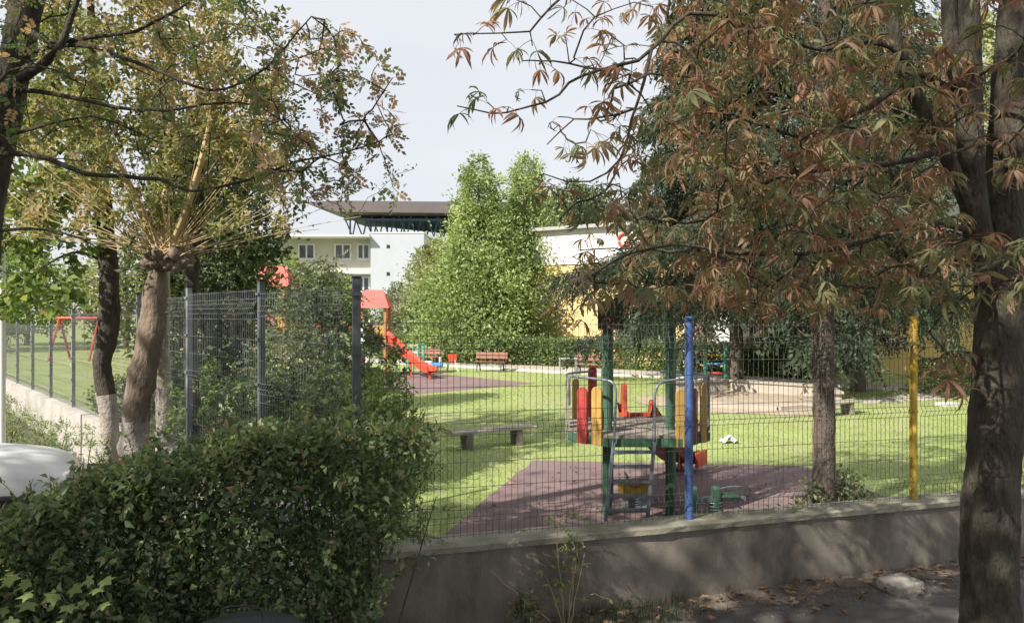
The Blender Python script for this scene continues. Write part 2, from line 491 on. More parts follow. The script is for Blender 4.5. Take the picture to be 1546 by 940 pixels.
def leafset(qb, tmpl, pos, size, out=None, outw=0.6, upw=0.4, drop=0.0, jit=1.0, var=None, sv=0.35):
    """leaves with random facing; out = preferred directions"""
    n = len(pos)
    f = rand_dirs(n) * jit
    if out is not None: f = f + out * outw
    f[:, 2] -= drop
    up = rand_dirs(n) * 0.8 + np.array([0, 0, upw])
    sc = size * (1 + sv * (rng.random(n) * 2 - 1))
    qb.inst(tmpl[0], tmpl[1], pos, frames(f, up), sc, rng.random(n) if var is None else var)

def blob_points(n, c, rad, surf=0.55, rg=None):
    """points in a lumpy ellipsoid, crowded towards its skin"""
    d = rand_dirs(n, rg)
    s = 1 - (1 - (rg or rng).random(n) ** surf) * 0.7
    return np.array(c) + d * s[:, None] * np.array(rad), d

def clumpy(qb, tmpl, c, rad, nclump, per, csize, lsize, outw=0.6, drop=0.0, upw=0.5, top=None, varb=0.0, lo=-1.0, flat=0.75):
    """crown of leaf clumps: gaps between them, each clump with its own tint"""
    cc, dd = blob_points(nclump * 2, c, rad)
    keep = dd[:, 2] > lo
    cc, dd = cc[keep][:nclump], dd[keep][:nclump]
    n = len(cc)
    cs = csize * (0.6 + 0.8 * rng.random(n))
    tint = np.clip(rng.normal(0.45 + varb, 0.2, n), 0, 1)
    o = rng.normal(size=(n, per, 3)) * np.array([1, 1, flat]) * 0.5
    pos = cc[:, None, :] + o * cs[:, None, None]
    outd = unit(o + dd[:, None, :] * 0.6)
    var = np.clip(tint[:, None] + rng.normal(0, 0.16, (n, per)), 0, 1)
    leafset(qb, tmpl, pos.reshape(-1, 3), lsize, outd.reshape(-1, 3), outw, upw, drop, 1.0, var.reshape(-1))
    return cc

# ---------------------------------------------------------------- ground, walls
LZ = 0.30                                        # playground level above the street
C0 = np.array([-1.153, 5.467]); AV = np.array([0.9496, 0.3134]); NV = np.array([-0.3134, 0.9496])   # front wall
BV = np.array([-0.668, 0.744]); MV = np.array([0.744, 0.668])                                        # side wall along the alley, MV points into the playground
def W(s, back, z): q = C0 + AV * s + NV * back; return (q[0], q[1], z)
def S(t, back, z): q = C0 + BV * t + MV * back; return (q[0], q[1], z)

def sheet(name, poly, z, m, kind='structure', thick=0.0):
    mb = MB()
    if thick: mb.prism([(p[0], p[1]) for p in poly], z - thick, z)
    else: mb.add([(p[0], p[1], z) for p in poly], [tuple(range(len(poly)))])
    o = mb.build(name, m)
    o['kind'] = kind
    return o
sheet('ground', [(-900, -400), (900, -400), (900, 1300), (-900, 1300)], -0.06, 'terrain')
sheet('street', [(-40, -40), (40, -40), W(44, 0.06, 0)[:2], W(-0.3, 0.06, 0)[:2], (-1.6, 4.9), (-40, -8)], 0.0, 'asphalt', thick=0.05)
sheet('alley', [(-1.0, 4.6), S(0, 0.1, 0)[:2], S(45, 0.1, 0)[:2], (-46, 30), (-30, -3.0), (-6, 2.2)], 0.008, 'asphalt')
lw = []
for s in np.linspace(-1.0, 13, 420): lw.append(W(s, -0.32 - 0.5 * max(0, 1 - abs(s - 0.6) / 2.2) + 0.05 * math.sin(s * 3.1) + 0.03 * math.sin(s * 7.7 + 1) + 0.07 * rng.random(), 0)[:2])
for s in np.linspace(13, -1.0, 12): lw.append(W(s, 0.05, 0)[:2])
sheet('verge', lw, 0.004, 'earth')
lawn_poly = [W(0.05, 0.12, 0)[:2], W(40, 0.12, 0)[:2], (260, 60), (260, 300), (-220, 300), S(180, 0.12, 0)[:2]]
sheet('lawn', lawn_poly, LZ, 'lawn', thick=0.33)
def patch(name, ctrl, z, m, wob=0.03):
    pts = []
    n = len(ctrl)
    for i in range(n):
        a = np.array(ctrl[i]); b = np.array(ctrl[(i + 1) % n])
        k = max(2, int(np.linalg.norm(b - a) / 0.4))
        for j in range(k):
            q = a + (b - a) * j / k + rng.normal(0, wob, 2) * (j > 0)
            pts.append(tuple(q))
    return sheet(name, pts, z, m)
patch('rubber_paving', [(-1.02, 5.85), (0.30, 10.75), (4.15, 10.4), (4.5, 8.3), W(4.6, 0.2, 0)[:2], W(0.2, 0.2, 0)[:2]], LZ + 0.005, 'rubber', 0.012)
patch('rubber_paving', [(-3.6, 26.6), (0.75, 22.3), (-2.6, 19.3), (-8.5, 22.5)], LZ + 0.005, 'rubber', 0.03)
PATH_F = [(-14, 36), (-4.2, 30.4), (1.5, 26.1), (5.5, 23.8), (9.3, 21.3), (11.2, 20.2)]
PATH_B = [(14.5, 20.2), (9.6, 23.4), (6.2, 26.2), (2.0, 29.0), (-3.6, 33.2), (-13, 39)]
sheet('path', PATH_F + [(10.6, 19.3), (8.8, 18.2), (8.3, 17.3), (10.2, 18.0), (12.8, 19.3)] + PATH_B, LZ + 0.006, 'path')
mb = MB()
for a, b in zip(PATH_F[:-1], PATH_F[1:]):
    mb.beam((a[0], a[1], LZ + 0.02), (b[0], b[1], LZ + 0.02), 0.16, 0.10)
props(mb.build('kerb', 'kerb'), kind='structure')

def wall_mesh(pt, L, z_of, zb, thick, n=60, rough=0.004):
    """straight wall with a slightly uneven face"""
    mb = MB()
    ss = np.linspace(0, L, n)
    rows = []
    for s in ss:
        rows.append([pt(s, 0 + rng.normal(0, rough), zb), pt(s, rng.normal(0, rough), zb + (z_of(s) - zb) * .5), pt(s, rng.normal(0, rough), z_of(s)),
                     pt(s, thick, z_of(s)), pt(s, thick, zb)])
    vs = [p for r in rows for p in r]
    fs = []
    for i in range(n - 1):
        for j in range(5):
            fs.append((i * 5 + j, (i + 1) * 5 + j, (i + 1) * 5 + (j + 1) % 5, i * 5 + (j + 1) % 5))
    fs += [tuple(range(5))[::-1], tuple((n - 1) * 5 + j for j in range(5))]
    return mb.add(vs, fs)
zfront = lambda s: 0.665 - 0.075 * min(1, s / 6.0) - 0.035
fw = root('low_wall', W(0, 0, 0), 'low stained concrete wall along the pavement below the playground fence', 'wall')
wall_mesh(W, 13.5, zfront, -0.08, 0.26).build('wall_body', 'concrete', fw)
mb = MB()
vs = []; fs = []
ss = np.linspace(-0.02, 13.5, 120)
for s in ss:
    z = zfront(s) + 0.0015
    j = rng.normal(0, 0.004)
    vs += [W(s, -0.03 + j, z), W(s, -0.03 + rng.normal(0, 0.004), z + 0.045), W(s, 0.0, z + 0.058 + rng.normal(0, .002)), W(s, 0.27, z + 0.055), W(s, 0.29, z)]
for i in range(len(ss) - 1):
    for j in range(5): fs.append((i * 5 + j, (i + 1) * 5 + j, (i + 1) * 5 + (j + 1) % 5, i * 5 + (j + 1) % 5))
fs += [(4, 3, 2, 1, 0)]
mb.add(vs, fs).build('coping', 'coping', fw)
sw = root('alley_wall', S(0.4, 0, 0), 'pale low wall under the galvanised fence along the alley', 'wall')
zside = lambda t: 0.80 - 0.004 * t
wall_mesh(lambda s, b, z: S(s + 0.35, b, z), 40, zside, -0.08, 0.25, 80).build('wall_body', 'whitewall', sw)

# ---------------------------------------------------------------- fences
def wire_panel(pt, s0, s1, zb0, zb1, h, m, parent, r=0.0026, pitch=0.055, folds=(0.10, 0.5, 0.9)):
    qb = QB()
    L = s1 - s0
    zb = lambda s: zb0 + (zb1 - zb0) * (s - s0) / L
    fz = [f * h for f in folds]
    prof = [(0.0, 0.0)]
    for f in fz: prof += [(f - 0.05, 0.0), (f, -0.028), (f + 0.05, 0.0)]
    prof.append((h, 0.0))
    prof = sorted(set(prof))
    zs = np.array([p[0] for p in prof]); of = np.array([p[1] for p in prof])
    n = int(L / pitch)
    for i in range(n + 1):
        s = s0 + 0.03 + (L - 0.06) * i / n
        qb.tube([pt(s, 0.10 + o, zb(s) + z) for z, o in zip(zs, of)], [r] * len(zs), 3)
    hz = sorted(set([0.02, h - 0.02] + [round(f + e, 3) for f in fz for e in (-0.05, 0, 0.05)] + [round(z, 3) for z in np.arange(0.2, h - 0.05, 0.2) if min(abs(z - f) for f in fz) > 0.09]))
    for z in hz:
        o = float(np.interp(z, zs, of))
        qb.tube([pt(s, 0.094 + o, zb(s) + z) for s in np.linspace(s0 + 0.02, s1 - 0.02, 8)], [r * 1.1] * 8, 3)
    o = qb.build('mesh_panel', m, parent)
    return o
def square_post(pt, s, zb, zt, m, parent, w=0.06, label=None):
    mb = MB()
    p = pt(s, 0.12, 0)
    mb.prism([pt(s + a * w / 2, 0.13 + b * w / 2, 0)[:2] for a, b in ((-1, -1), (1, -1), (1, 1), (-1, 1))], zb, zt)
    o = mb.build('post', m, parent, bevel=0.004)
    if label: o['label'] = label
    cp = MB().prism([pt(s + a * (w / 2 + .003), 0.13 + b * (w / 2 + .003), 0)[:2] for a, b in ((-1, -1), (1, -1), (1, 1), (-1, 1))], zt + 0.001, zt + 0.014)
    cp.build('cap', 'blackiron', o)
    for z in np.linspace(zb + 0.12, zt - 0.12, 5):
        MB().box((p[0], p[1], z), (w * 1.25, w * 1.25, 0.025), math.atan2(AV[1], AV[0]) if pt is W else math.atan2(BV[1], BV[0])).build('clamp', m, o)
    return o
ff = root('mesh_fence', W(0, 0.1, 0.6), 'green wire mesh fence with blue and yellow posts on the low concrete wall', 'fence')
fposts = [0.0, 2.92, 5.50, 8.08, 10.66, 13.2]
pm = ['darkpost', 'bluepaint', 'yellowpaint', 'greenpaint', 'redpaint', 'bluepaint']
plab = ['tall dark grey corner post', 'blue painted round post', 'yellow painted round post', 'green painted post', 'red painted post', 'blue painted post']
for k, s in enumerate(fposts):
    z0 = zfront(s) + 0.05
    if k == 0:
        square_post(W, s, z0, 2.755, pm[0], ff, 0.062, plab[0])
        continue
    p = W(s, 0.13, 0)
    mb = MB().tube([(p[0], p[1], z0), (p[0], p[1], 2.43)], 0.037, 16)
    o = mb.build('post', pm[k], ff, smooth=False)
    o['label'] = plab[k]
    MB().tube([(p[0], p[1], 2.431), (p[0], p[1], 2.445), (p[0], p[1], 2.455)], [0.040, 0.040, 0.02], 16).build('cap', pm[k], o)
    for z in (z0 + 0.1, 1.05, 1.5, 1.95, 2.32):
        MB().tube([(p[0], p[1], z - 0.012), (p[0], p[1], z + 0.012)], 0.0415, 16).build('clamp', pm[k], o)
for a, b in zip(fposts[:-1], fposts[1:]):
    wire_panel(W, a + 0.03, b - 0.03, zfront(a) + 0.075, zfront(b) + 0.075, 1.73, 'wire', ff)
sf = root('mesh_fence', S(0.5, 0.1, 0.8), 'tall galvanised wire mesh fence stepping down along the alley wall', 'fence')
tops = [2.755, 2.79, 2.78, 2.74, 2.66, 2.54, 2.32, 2.28, 2.26, 2.25, 2.25, 2.25, 2.25]
PT = 2.08
for k in range(1, 13):
    square_post(S, k * PT, zside(k * PT - .35) + 0.002, tops[k], 'darkpost' if k == 1 else 'galv', sf, 0.058)
for k in range(12):
    a, b = k * PT + 0.03, (k + 1) * PT - 0.03
    zb = zside(a) + 0.03
    wire_panel(S, a + (0.35 if k == 0 else 0), b, zb, zb - 0.008, min(tops[k], tops[k + 1]) - zb - 0.06, 'wiregalv', sf, r=0.0026 if k < 5 else 0.003, pitch=0.055 if k < 5 else 0.075)

# ---------------------------------------------------------------- buildings
wb = root('apartment_block', (-13, 60, LZ), 'white apartment block with flat blank end wall and casement windows', 'building')
MB().box((-9.45, 66, 4.62), (4.4, 12, 8.64)).build('end_wall', 'bluishwhite', wb)
MB().box((-18.15, 66.6, 4.45), (13.0, 10.8, 8.3)).build('wall', 'cream', wb)
MB().box((-18.15, 65.6, 8.68), (13.0, 12.6, 0.14)).build('roof', 'white', wb)
MB().box((-9.45, 66, 8.98), (4.5, 12.1, 0.08)).build('parapet', 'white', wb)
def window(parent, x0, x1, z0, z1, y, panes=2, fm='white'):
    f = MB().box(((x0 + x1) / 2, y - 0.03, (z0 + z1) / 2), (x1 - x0 + 0.14, 0.06, z1 - z0 + 0.14)).build('window', fm, parent)
    w = (x1 - x0) / panes
    for i in range(panes):
        MB().box((x0 + w * (i + .5), y - 0.05, (z0 + z1) / 2), (w - 0.14, 0.04, z1 - z0 - 0.08)).build('pane', 'glass', f)
    MB().box(((x0 + x1) / 2, y - 0.10, z0 - 0.10), (x1 - x0 + 0.2, 0.16, 0.05)).build('sill', fm, f)
for zi in (6.95, 4.2, 1.45):
    for x0, x1 in ((-14.85, -13.55), (-12.95, -12.0), (-17.9, -16.6), (-20.5, -19.6)):
        window(wb, x0, x1, zi, zi + 1.15, 61.2)
for zi in (7.85, 5.6, 3.2):
    MB().box((-10.2, 59.985, zi), (0.24, 0.05, 0.26)).build('vent', 'blackiron', wb)
for zi in (5.7, 2.95):
    MB().box((-15.5, 60.75, zi), (7.4, 0.9, 0.16)).build('balcony', 'white', wb)

K0 = np.array([0.8, 33.7]); KU = np.array([0.8499, -0.5269]); KN = np.array([0.5269, 0.8499])
def K(u, back, z): q = K0 + KU * u + KN * back; return (q[0], q[1], z)
KR = math.atan2(KU[1], KU[0])
kg = root('kindergarten', K(0, 0, LZ), 'two storey yellow kindergarten with white upper band behind the clipped hedge', 'building')
def kbox(name, m, u0, u1, b0, b1, z0, z1, parent=None):
    q = K((u0 + u1) / 2, (b0 + b1) / 2, (z0 + z1) / 2)
    return MB().box(q, (u1 - u0, b1 - b0, z1 - z0), KR).build(name, m, parent or kg)
kbox('wall', 'yellowwall', 0, 14, 0, 11, LZ - 0.1, 4.6)['label'] = 'pale yellow rendered wall'
kbox('wall', 'yellowdeep', 14.0, 26, 0, 11, LZ - 0.1, 4.6)['label'] = 'deep yellow rendered wall'
kbox('upper_wall', 'white', -0.1, 26.1, -0.06, 11.1, 4.6, 6.15)
kbox('roof', 'greywall', -0.35, 26.3, -0.35, 11.3, 6.15, 6.3)
kbox('pillar', 'redpaint', 4.42, 4.78, -0.3, -0.003, LZ - 0.1, 3.2)
def kwin(u0, u1, z0, z1, panes, fm='white'):
    f = kbox('window', fm, u0, u1, -0.06, 0.02, z0, z1)
    w = (u1 - u0 - 0.1) / panes
    for i in range(panes):
        kbox('pane', 'glass', u0 + 0.05 + w * i + 0.05, u0 + 0.05 + w * (i + 1) - 0.05, -0.075, 0.0, z0 + 0.1, z1 - 0.1, f)
    kbox('sill', fm, u0 - 0.1, u1 + 0.1, -0.2, -0.062, z0 - 0.07, z0 - 0.01, f)
kwin(5.1, 6.9, 1.1, 3.2, 3); kwin(12.0, 13.6, 1.1, 3.2, 3); kwin(18.9, 20.6, 1.3, 3.2, 2); kwin(22.0, 23.6, 1.3, 3.2, 2)
for u in (6.2, 9.5, 13, 17, 20.5): kwin(u, u + 1.7, 4.75, 5.9, 3)
kbox('panel', 'pink', 7.6, 8.5, -0.05, -0.003, 0.6, 3.3); kbox('panel', 'white', 8.52, 9.2, -0.05, -0.003, 0.6, 3.3); kbox('panel', 'pink', 10.9, 11.8, -0.05, -0.003, 0.6, 3.3)
d = kbox('door', 'brownpanel', 9.3, 10.8, -0.08, -0.003, LZ, 2.5); kbox('handle', 'steel', 9.45, 9.5, -0.13, -0.083, 1.2, 1.45, d)
q = K(4.75, -0.09, 5.55)
tq = [(q[0] + KU[0] * 0.26 * math.cos(a), q[1] + KU[1] * 0.26 * math.cos(a), q[2] + 0.26 * math.sin(a)) for a in np.linspace(0, 2 * math.pi, 25)]
MB().tube(tq, 0.07, 8, cap=False).build('ring_ornament', 'redplastic', kg, smooth=True)

st = root('stadium', (0, 170, LZ), 'distant stadium stand with dark cantilever roof on blue steel trusses', 'stadium')
mb = MB()
prof = [(-42.0, 24.6, 25.0), (-36, 23.0, 25.3), (40, 22.2, 24.6), (75, 21.5, 23.4)]
for (xa, za0, za1), (xb, zb0, zb1) in zip(prof[:-1], prof[1:]):
    mb.add([(xa, 150, za0), (xb, 150, zb0), (xb, 150, zb1), (xa, 150, za1), (xa, 178, za0 + 1), (xb, 178, zb0 + 1), (xb, 178, zb1 + 1.2), (xa, 178, za1 + 1.2)],
           [(0, 1, 2, 3), (3, 2, 6, 7), (1, 0, 4, 5), (5, 4, 7, 6), (0, 3, 7, 4), (2, 1, 5, 6)])
mb.build('roof', 'rooffascia', st)
mb = MB()
for (xa, za, xb, zb) in ((-35, 22.4, -22, 20.9), (-22, 20.9, 0, 18.6), (0, 18.6, 60, 18.0)):
    mb.add([(xa, 157, 22.6), (xb, 157, 22.4), (xb, 166, zb), (xa, 166, za), (xa, 176, 22.9), (xb, 176, 22.8)], [(0, 1, 2, 3), (3, 2, 5, 4)])
mb.build('soffit', 'truss', st)
for i in range(26):
    x = -35 + i * 1.9
    lo = 18.2
    y = 152 + (i % 3) * 1.5
    MB().beam((x, y, 22.3), (x + 1.5, y + 1, lo), 0.22, 0.22).build('truss_member', 'truss', st)
    MB().beam((x + 2.6, y, 22.3), (x + 1.5, y + 1, lo), 0.22, 0.22).build('truss_member', 'truss', st)
    if i % 2 == 0: MB().beam((x + 0.8, y + 2, 22.4), (x + 0.8, y + 2, 17.5), 0.3, 0.3).build('truss_member', 'truss', st)
MB().beam((-35, 151.5, 21.6), (60, 151.5, 21.2), 0.35, 0.35).build('truss_beam', 'truss', st)
mb = MB().add([(-36, 154, 0), (62, 154, 0), (62, 154, 15), (-36, 154, 15), (-36, 175, 0), (62, 175, 0), (62, 175, 18.2), (-36, 175, 18.2)],
              [(0, 1, 2, 3), (3, 2, 6, 7), (1, 0, 4, 5), (5, 4, 7, 6), (0, 3, 7, 4), (2, 1, 5, 6)])
mb.build('stand', 'greywall', st)

# ---------------------------------------------------------------- play tower by the fence
pt_ = root('play_tower', (1.35, 8.2, LZ), 'small wooden play tower with coloured planks, ladder and green posts', 'play tower')
OCT = [(1.0, 7.5), (1.74, 7.5), (2.12, 7.86), (2.20, 8.5), (1.82, 8.9), (1.0, 8.9), (0.66, 8.55), (0.62, 7.88)]
DZ = 1.225
mb = MB(); 
for i in range(9):                                # deck boards clipped to the octagon
    y0 = 7.5 + 1.4 * i / 9 + 0.004; y1 = 7.5 + 1.4 * (i + 1) / 9 - 0.004
    def xs(y):
        xx = []
        for a, b in zip(OCT, OCT[1:] + OCT[:1]):
            if (a[1] - y) * (b[1] - y) <= 0 and a[1] != b[1]:
                xx.append(a[0] + (b[0] - a[0]) * (y - a[1]) / (b[1] - a[1]))
        return (min(xx), max(xx)) if xx else (1, 1.7)
    a0, a1 = xs(y0 + 1e-3); c0, c1 = xs(y1 - 1e-3)
    MB().prism([(a0, y0), (a1, y0), (c1, y1), (c0, y1)], DZ - 0.03, DZ).build('deck_board', 'deckwood', pt_)
for a, b in zip(OCT, OCT[1:] + OCT[:1]):
    MB().beam((a[0], a[1], DZ - 0.075), (b[0], b[1], DZ - 0.075), 0.035, 0.085).build('deck_edge', 'greenpaint', pt_)
for x, y in ((1.03, 7.88), (1.71, 7.88), (1.13, 8.5), (1.86, 8.5)):
    MB().tube([(x, y, LZ - 0.02), (x, y, 2.5)], 0.052, 14).build('post', 'greenpaint', pt_, smooth=False)
def plank(x, y, ang, m, z1, w=0.11, z0=DZ - 0.12, label=None):
    mb = MB()
    prof = [(-w / 2, z0), (w / 2, z0), (w / 2, z1 - w * 0.45)] + [(w / 2 * math.cos(t), z1 - w * 0.45 + w * 0.45 * math.sin(t)) for t in np.linspace(0.3, math.pi - 0.3, 6)] + [(-w / 2, z1 - w * 0.45)]
    n = len(prof); c, s = math.cos(ang), math.sin(ang)
    vs = [(x + u * c - h * s, y + u * s + h * c, z) for h in (-0.012, 0.012) for u, z in prof]
    mb.add(vs, [tuple(range(n)), tuple(range(2 * n - 1, n - 1, -1))] + [(i, n + i, n + (i + 1) % n, (i + 1) % n) for i in range(n)])
    o = mb.build('plank', m, pt_)
    if label: o['label'] = label
plank(0.745, 7.715, R(-45), 'redpaint', 1.70, 0.13, label='red plank'); plank(0.885, 7.585, R(-45), 'yellowplank', 1.72, 0.13, label='yellow plank')
plank(0.615, 8.03, R(-85), 'greywood', 1.70, 0.12); plank(0.63, 8.3, R(-85), 'greywood', 1.72, 0.12)
plank(0.76, 8.70, R(50), 'yellowplank', 1.70, label='yellow plank'); plank(0.98, 8.88, R(20), 'redpaint', 1.83, label='red plank')
plank(1.735, 7.50, R(10), 'yellowplank', 1.70, 0.10, label='yellow plank'); plank(1.90, 7.63, R(43), 'redbrown', 1.70, 0.13, label='dull red plank')
plank(2.04, 7.76, R(43), 'yellowplank', 1.74, 0.11); plank(2.155, 8.0, R(83), 'greywood', 1.74, 0.13); plank(2.185, 8.25, R(83), 'greywood', 1.76, 0.13)
plank(2.10, 8.62, R(130), 'redpaint', 1.72, label='red plank')
def bent(name, pts, r, m, parent, n=8, step=0.04):
    pp = smooth_path(pts, step)
    return MB().tube(pp, r, n).build(name, m, parent, smooth=True)
RZ = 1.79
bent('handrail', [(0.62, 7.88, DZ), (0.62, 7.88, 1.5), (0.62, 7.88, RZ), (0.64, 7.86, RZ + 0.01), (0.8, 7.68, RZ + 0.01), (0.98, 7.5, RZ), (1.03, 7.46, RZ - 0.02), (1.06, 7.44, RZ - 0.09), (1.055, 7.43, 1.5), (1.04, 7.43, DZ - 0.05)], 0.014, 'steel', pt_)
bent('handrail', [(2.12, 7.86, DZ), (2.12, 7.86, RZ), (2.1, 7.84, RZ + 0.01), (1.8, 7.56, RZ + 0.01), (1.6, 7.48, RZ), (1.5, 7.44, RZ - 0.03), (1.46, 7.43, RZ - 0.12), (1.455, 7.43, 1.5), (1.455, 7.43, DZ - 0.05)], 0.014, 'steel', pt_)
bent('handrail', [(0.62, 7.88, RZ - 0.02), (0.66, 8.55, RZ - 0.02), (1.0, 8.9, RZ - 0.02)], 0.014, 'steel', pt_)
bent('handrail', [(2.12, 7.86, RZ - 0.02), (2.2, 8.5, RZ - 0.02), (1.82, 8.9, RZ - 0.02)], 0.014, 'steel', pt_)
for a, b in (((1.04, 7.44, DZ - 0.05), (0.925, 7.30, LZ - 0.01)), ((1.455, 7.44, DZ - 0.05), (1.345, 7.30, LZ - 0.01))):
    MB().beam(a, b, 0.035, 0.035).build('ladder_rail', 'steel', pt_, bevel=0.004)
for i in range(6):
    f = 0.12 + i * 0.163
    xa = 1.04 + (0.925 - 1.04) * f; xb = 1.455 + (1.345 - 1.455) * f
    z = DZ - 0.05 + (LZ - DZ + 0.05) * f; y = 7.44 - 0.14 * f
    MB().box(((xa + xb) / 2, y, z), (xb - xa, 0.085, 0.022)).build('step', 'steel', pt_)
# slide: trough running down behind the deck
sp = smooth_path([(1.50, 8.85, 1.235), (1.62, 9.1, 1.12), (1.95, 9.6, 0.74), (2.25, 10.0, 0.47), (2.42, 10.25, 0.42)], 0.1)
sd = np.gradient(sp, axis=0); sx = unit(np.stack([sd[:, 1], -sd[:, 0], sd[:, 0] * 0], -1))
mb = MB(); vs = []
for p, x in zip(sp, sx):
    for u, h in ((-0.21, 0.15), (-0.18, 0.0), (0.18, 0.0), (0.21, 0.15), (0.23, 0.15), (0.20, -0.03), (-0.20, -0.03), (-0.23, 0.15)):
        vs.append(p + x * u + np.array([0, 0, h]))
fs = [(i * 8 + j, (i + 1) * 8 + j, (i + 1) * 8 + (j + 1) % 8, i * 8 + (j + 1) % 8) for i in range(len(sp) - 1) for j in range(8)]
sdo = mb.add(vs, fs).build('slide', 'redbrown', pt_, smooth=False)
for x, zt in ((1.37, 1.63), (1.71, 1.43)):
    mbx = MB(); pr = [(8.82, DZ + 0.001), (9.05, DZ - 0.05), (9.0, zt - 0.12), (8.95, zt - 0.02), (8.90, zt), (8.85, zt - 0.02)]
    n = len(pr)
    mbx.add([(x + o, y, z) for o in (-0.03, 0.03) for y, z in pr], [tuple(range(n))[::-1], tuple(range(n, 2 * n))] + [(i, (i + 1) % n, n + (i + 1) % n, n + i) for i in range(n)])
    mbx.build('slide_cheek', 'redplastic', sdo, bevel=0.012)
MB().beam((1.30, 8.87, DZ + 0.025), (1.78, 8.87, DZ + 0.025), 0.05, 0.04).build('slide_lip', 'redplastic', sdo)
MB().box((2.33, 10.12, 0.355), (0.05, 0.05, 0.13)).build('slide_foot', 'redplastic', sdo)
for x, e in zip((-1, 1), (0, 0)):
    p = sp[-1] + sx[-1] * 0.22 * x
    MB().box((p[0], p[1] - 0.1, p[2] + 0.06), (0.05, 0.35, 0.2), R(-35)).build('slide_end', 'redplastic', sdo, bevel=0.01)
# brown board across the post heads, mostly lost in the spruce twigs
for x0, x1, y in ((0.92, 1.19, 7.81), (1.06, 1.30, 8.57)):
    MB().box(((x0 + x1) / 2, y, 2.46), (x1 - x0, 0.03, 0.30)).build('head_board', 'brownpanel', pt_)

def spring(x, y, z0, z1, r, m, parent, turns=5):
    pts = [(x + r * math.cos(t), y + r * math.sin(t), z0 + (z1 - z0) * t / (turns * 2 * math.pi)) for t in np.linspace(0, turns * 2 * math.pi, turns * 12)]
    return MB().tube(pts, 0.010, 6).build('spring', m, parent, smooth=True)
t = root('spring_rocker', (1.38, 8.2, LZ), 'yellow spring rocker standing under the play tower deck', 'spring rocker')
spring(1.38, 8.2, LZ, 0.44, 0.07, 'steel', t)
mb = MB(); pr = [(-.16, .43), (-.05, .41), (.10, .41), (.17, .46), (.15, .58), (.06, .56), (-.02, .52), (-.10, .60), (-.17, .62), (-.19, .52)]
n = len(pr); mb.add([(1.38 + u, 8.2 + o, z) for o in (-.06, .06) for u, z in pr], [tuple(range(n)), tuple(range(2 * n - 1, n - 1, -1))] + [(i, n + i, n + (i + 1) % n, (i + 1) % n) for i in range(n)])
mb.build('body', 'yellowpaint', t, bevel=0.015)
MB().box((1.40, 8.2, 0.575), (0.16, 0.2, 0.03)).build('seat', 'orangewood', t, bevel=0.01)
MB().tube([(1.29, 8.08, 0.66), (1.29, 8.32, 0.66)], 0.012, 8).build('handle', 'steel', t); MB().box((1.29, 8.2, 0.62), (0.02, 0.03, 0.09)).build('handle_stem', 'steel', t)
MB().box((1.38, 8.2, LZ + 0.008), (0.3, 0.3, 0.02)).build('base_plate', 'steel', t)
t = root('spring_seesaw', (2.15, 7.75, LZ), 'two seat green spring seesaw on the purple paving behind the blue post', 'seesaw')
MB().beam((1.86, 7.75, 0.50), (2.50, 7.82, 0.50), 0.05, 0.05).build('beam', 'steel', t)
spring(2.17, 7.785, LZ, 0.48, 0.08, 'steel', t)
for x in (1.93, 2.17):
    MB().box((x, 7.75, 0.52), (0.085, 0.10, 0.25), R(6)).build('seat_back', 'greenpaint', t, bevel=0.025)
MB().box((2.32, 7.80, 0.535), (0.2, 0.16, 0.025), R(6)).build('seat', 'greenpaint', t, bevel=0.008)
bent('handlebar', [(2.2, 7.72, 0.62), (2.3, 7.72, 0.645), (2.44, 7.74, 0.64)], 0.010, 'steel', t)
bent('footrest', [(2.1, 7.68, 0.36), (2.3, 7.70, 0.35), (2.46, 7.74, 0.38), (2.47, 7.9, 0.38)], 0.010, 'steel', t)
MB().beam((2.17, 7.74, 0.37), (2.17, 7.74, 0.50), 0.02, 0.02).build('foot_stem', 'steel', t)

# ---------------------------------------------------------------- benches
def plank_bench(loc, rz, L, label):
    t = root('plank_bench', loc, label, 'bench', 'low plank benches on the lawn', rz)
    for y in (-0.075, 0.075):
        MB().box((0, y, 0.275), (L, 0.145, 0.04)).build('seat_plank', 'greywood', t, local=True, bevel=0.006)
    for x in (-L * 0.29, L * 0.29):
        mb = MB()
        mb.add([(x + a, b, z) for a in (-0.055, 0.055) for b, z in ((-0.13, 0.254), (0.13, 0.254), (0.09, 0.0), (-0.17, 0.0))], [(0, 1, 2, 3), (7, 6, 5, 4), (0, 4, 5, 1), (1, 5, 6, 2), (2, 6, 7, 3), (3, 7, 4, 0)])
        mb.build('leg', 'concrete', t, local=True, bevel=0.01)
    return t
plank_bench((-0.33, 11.9, LZ), R(28), 1.56, 'low pale plank bench alone on the open lawn')
plank_bench((6.78, 15.4, LZ), R(30), 1.62, 'low plank bench beside the concrete sandbox')

def park_bench(loc, rz, label):
    t = root('park_bench', loc, label, 'bench', 'small slatted benches along the path', rz)
    for y in (-0.13, 0.0, 0.13):
        MB().box((0, y, 0.36), (1.2, 0.105, 0.03)).build('seat_slat', 'benchred', t, local=True, bevel=0.005)
    for z in (0.52, 0.65):
        MB().box((0, 0.215 + (z - 0.5) * 0.2, z), (1.2, 0.025, 0.105), rx=R(-12)).build('back_slat', 'benchred', t, local=True, bevel=0.005)
    for x in (-0.45, 0.45):
        mb = MB()
        mb.beam((x, -0.12, 0.34), (x, -0.24, 0), 0.04, 0.04); mb.build('leg', 'blackiron', t, local=True)
        MB().beam((x, 0.14, 0.34), (x, 0.27, 0), 0.04, 0.04).build('leg', 'blackiron', t, local=True)
        MB().beam((x, -0.17, 0.325), (x, 0.2, 0.325), 0.04, 0.035).build('seat_bracket', 'blackiron', t, local=True)
        MB().beam((x, 0.19, 0.32), (x, 0.265, 0.70), 0.035, 0.03).build('back_bracket', 'blackiron', t, local=True)
    return t
